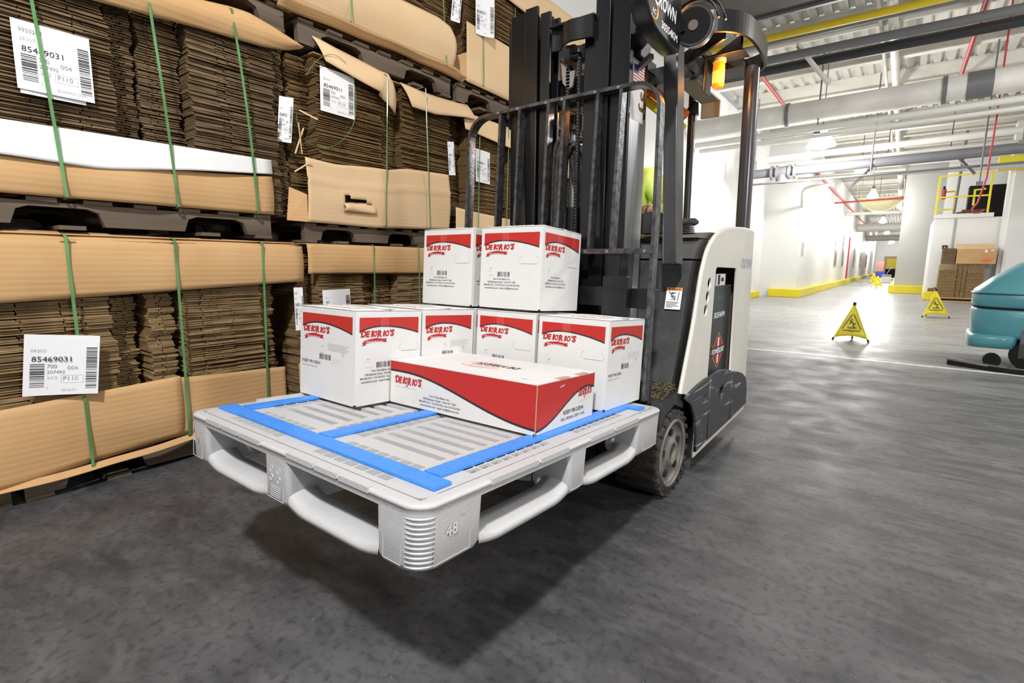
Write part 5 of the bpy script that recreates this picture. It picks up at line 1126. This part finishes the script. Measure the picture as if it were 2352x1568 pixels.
m = F_(BLK); m.tube([(-1.14, 3.36, 1.1), (-1.15, 3.36, 2.1)], .022, 10); m.tube([(-1.15, 3.36, 1.93), (-1.13, 3.36, 2.0)], [.045, .02], 10); m.build('guard_centre_post', fk)
m = F_(YEL); m.tube([(-1.42, 3.28, 2.04), (-1.17, 3.28, 1.83)], .028, 12); yb_ = m.build('padded_bar', fk); m = F_(ORNG); m.tube([(-1.40, 3.26, 2.10), (-1.15, 3.26, 1.90)], .03, 12); m.build('orange_sleeve', yb_)
m = F_(GWALL); m.box(-1.10, -.99, 2.95, 3.40, 1.985, 1.995); m.box(-1.10, -.99, 3.38, 3.40, 1.9, 1.99); m.build('document_holder', fk)
# amber beacon
m = F_(BLK); m.box(-.93, -.74, 2.87, 2.99, 2.062, 2.070); m.box(-.935, -.928, 2.87, 2.99, 1.90, 2.07); bk = m.build('beacon_bracket', fk, bevel=.002)
m = F_(AMBER); m.tube([(-.873, 2.93, 1.92), (-.873, 2.93, 1.93), (-.873, 2.93, 2.02), (-.873, 2.93, 2.045)], [.024, .030, .030, .028], 20); bc = m.build('beacon_lens', bk); bc['label'] = 'glowing amber beacon lens'
m = F_(AMBHOT); m.tube([(-.873, 2.93, 1.94), (-.873, 2.93, 2.0)], .0303, 16, cap=False); m.build('beacon_glow', bc)
m = F_(mat('beacon_base_grey', (.6, .58, .55), .4)); m.tube([(-.873, 2.93, 2.045), (-.873, 2.93, 2.062)], .034, 20); m.build('beacon_base', bk)
l = bpy.data.lights.new('beacon_light', 'POINT'); l.energy = 5; l.color = (1, .35, .04); l.shadow_soft_size = .04; lo = bpy.data.objects.new('beacon_light', l); C.objects.link(lo); lo.location = (-.82, 2.90, 1.97)
# rounded cover with lettering beside the mast top
ol = smooth2([(1.70, 2.02), (1.695, 1.90), (1.73, 1.83), (1.80, 1.795), (1.92, 1.785), (2.005, 1.785), (2.025, 1.80), (2.03, 1.90), (2.015, 1.96)], 5)+[(1.98, 2.12), (1.74, 2.12)]
plate('mast_cover', [ol], (-.784, 0, 0), Y, Z, X, .053, BLK, fk, .006)
m = F_(PAPER); m.text('CROWN', (-.7505, 1.765, 1.868), Y, Vector((0, 0, 1)), .062, PAPER, w=.20, bold=.03, shear=.1); m.text('30354KM', (-.7505, 1.835, 1.812), Y, Z, .034, PAPER, w=.155, bold=.03); m.text('RC', (-.7505, 1.755, 1.833), Y, Z, .022, PAPER, w=.028, bold=.02)
m.tube([(-.7505, 1.768+.030*math.cos(a), 1.842+.026*math.sin(a)) for a in [math.radians(60-18*k) for k in range(12)]], .0028, 6, mat('orange_swoosh', (.8, .42, .12), .5))
m.build('cover_lettering', fk)
m = F_(BLK); m.bar((-.93, 2.04, 1.87), (-.85, 1.95, 1.87), .04, .05); m.bar((-.93, 2.06, 1.78), (-.86, 2.02, 1.80), .02, .02, CHROME); m.build('cover_bracket', fk)
# work lamp
m = F_(BLK); c = Vector((-.715, 2.08, 1.882)); ax = Vector((.12, -1, -.10)).normalized()
m.tube([c-ax*.075, c-ax*.05, c-ax*.01, c+ax*.03, c+ax*.045], [.02, .052, .066, .070, .068], 28); wl = m.build('work_lamp', fk)
m = F_(GLASSY); m.tube([c+ax*.044, c+ax*.047], .060, 28); m.tube([c+ax*.047, c+ax*.050], .018, 16, mat('lamp_reflector', (.10, .07, .06), .5)); m.build('lens', wl)
m = F_(CHROME); m.tube([c+ax*.035, c+ax*.048], .0725, 28, cap=False); m.build('lens_rim', wl)
m = F_(BLK)
for k, rr_ in ((0, .092), (1, .110)):
    pts = [c+ax*(.03-.05*k)+Vector((math.cos(a)*rr_*.95, 0, math.sin(a)*rr_*.98)) for a in [math.radians(8+164*q/18) for q in range(19)]]
    vs = []
    for p in pts: vs += [p-ax*.02, p+ax*.022]
    m.add(vs, [(2*i, 2*i+1, 2*i+3, 2*i+2) for i in range(18)], None, True)
m.build('lamp_guard_hoop', wl, solid=.006)
m = F_(BLK); m.bar((-.755, 2.02, 1.88), (-.74, 2.09, 1.89), .03, .04); m.build('lamp_bracket', wl)
# stickers on the outer face of the right-hand rail
m = F_(PAPER); x = -.9318
m.box(-.9352, x, 2.02, 2.125, 1.722, 1.80, PAPER)
for k in range(7): m.box(x, x+.0006, 2.02, 2.125, 1.722+k*.0111, 1.722+k*.0111+.0055, DRED)
m.box(x+.0006, x+.0012, 2.02, 2.062, 1.76, 1.80, mat('flag_blue', (.03, .04, .25), .5)); fl = m.build('flag_sticker', fk); fl['label'] = 'small striped flag sticker'
m = F_(PAPER); m.box(-.9352, x, 2.0, 2.125, 1.58, 1.712); m.text('5', (x+.001, 2.095, 1.70), -Z, Y, .07, INK, w=.035, bold=.03); m.text('J', (x+.001, 2.095, 1.655), -Z, Y, .07, INK, w=.03, bold=.03); m.build('capacity_plate', fk)
# ================================================================== operator
def skin_body(name, verts, edges, mt, parent, sub=2, root=0):
    me = bpy.data.meshes.new(name); me.from_pydata([v[:3] for v in verts], edges, []); o = bpy.data.objects.new(name, me); C.objects.link(o); o.parent = parent
    md = o.modifiers.new('skin', 'SKIN'); sv = me.skin_vertices[0].data
    for i, v in enumerate(verts): r = v[3]; sv[i].radius = (r, r) if not isinstance(r, tuple) else r; sv[i].use_root = (i == root)
    md.use_smooth_shade = True; s = o.modifiers.new('sub', 'SUBSURF'); s.levels = sub; s.render_levels = sub; me.materials.append(mt); return o
op = thing('person', 'forklift operator in a hi-vis yellow-green shirt standing behind the mast', 'person', (-1.42, 3.02, .2))
V = [(0, 0, .78, .13), (0, 0, .95, .125), (0, 0, 1.12, .14), (0, 0, 1.27, .14), (0, 0, 1.36, .07), (0, -.01, 1.44, .055), (0, -.02, 1.53, .085), (0, -.02, 1.63, .088), (0, -.01, 1.70, .05),
     (.17, 0, 1.30, .06), (.29, .0, 1.12, .047), (.31, -.19, 1.08, .036), (.29, -.29, 1.09, .028),
     (-.17, 0, 1.30, .06), (-.24, -.03, 1.08, .047), (-.22, -.22, .98, .036), (-.20, -.32, 1.0, .028),
     (.10, 0, .70, .09), (.11, .0, .40, .065), (.11, .01, .07, .045), (.11, -.14, .03, .035), (-.10, 0, .70, .09), (-.11, 0, .40, .065), (-.11, .01, .07, .045), (-.11, -.14, .03, .035)]
Eg = [(0, 1), (1, 2), (2, 3), (3, 4), (4, 5), (5, 6), (6, 7), (7, 8), (3, 9), (9, 10), (10, 11), (11, 12), (3, 13), (13, 14), (14, 15), (15, 16), (0, 17), (17, 18), (18, 19), (19, 20), (0, 21), (21, 22), (22, 23), (23, 24)]
for hx, hy, hz, s in ((.29, -.29, 1.09, 1), (-.20, -.32, 1.0, -1)):
    wi = 12 if s > 0 else 16
    b = len(V); V.append((hx, hy-.045, hz+.005, .026)); Eg.append((wi, b))
    for k in range(4):
        q = len(V); fx = hx+(-.03+.02*k); L = (.032, .038, .035, .027)[k]
        V += [(fx, hy-.08, hz+.008, .0095), (fx, hy-.08-L, hz-.005, .0088), (fx, hy-.085-L, hz-.035, .008)]; Eg += [(b, q), (q, q+1), (q+1, q+2)]
    q = len(V); V += [(hx-.035*s, hy-.04, hz-.01, .011), (hx-.045*s, hy-.075, hz-.025, .0095)]; Eg += [(b, q), (q, q+1)]
body = skin_body('body', V, Eg, SKIN, op)
SV = [(0, 0, .76, (.155, .15)), (0, 0, .95, (.15, .14)), (0, 0, 1.12, (.165, .155)), (0, 0, 1.28, (.165, .14)), (0, 0, 1.36, (.08, .08)), (.17, 0, 1.30, .085), (.29, .0, 1.12, .068), (.312, -.18, 1.08, .056), (.30, -.235, 1.085, .05), (-.17, 0, 1.30, .085), (-.24, -.03, 1.08, .066), (-.222, -.23, .98, .056)]
skin_body('shirt', SV, [(0, 1), (1, 2), (2, 3), (3, 4), (3, 5), (5, 6), (6, 7), (7, 8), (3, 9), (9, 10), (10, 11)], HIVIS, op)
skin_body('trousers', [(0, 0, .80, .15), (.10, 0, .68, .105), (.11, 0, .40, .08), (.11, .01, .09, .068), (-.10, 0, .68, .105), (-.11, 0, .40, .08), (-.11, .01, .09, .068)], [(0, 1), (1, 2), (2, 3), (0, 4), (4, 5), (5, 6)], JEAN, op)
skin_body('hair', [(0, .0, 1.60, .085), (0, .0, 1.68, .082), (0, -.0, 1.72, .05)], [(0, 1), (1, 2)], INK, op, root=1)
for x in (-.03, .03):
    m = MB([PAPER]); m.tube([(x, -.104, 1.60), (x, -.110, 1.60)], [.010, .006], 10); m.tube([(x, -.110, 1.60), (x, -.112, 1.60)], .004, 8, INK); m.build('eye', op)
m = MB([SKIN]); m.tube([(0, -.10, 1.60), (0, -.125, 1.57), (0, -.11, 1.56)], [.008, .014, .01], 8); m.build('nose', op)
m = MB([DRED]); m.tube([(-.02, -.103, 1.53), (0, -.108, 1.528), (.02, -.103, 1.53)], .004, 6); m.build('mouth', op)
for x in (-.09, .09):
    m = MB([SKIN]); m.tube([(x, -.01, 1.57), (x*1.06, -.005, 1.60), (x, -.01, 1.63)], [.008, .013, .009], 8); m.build('ear', op)
for x in (.11, -.11):
    m = MB([INK]); m.tube([(x, .06, .035), (x, -.05, .035), (x, -.17, .03)], [.04, .045, .035], 12); m.build('shoe', op)
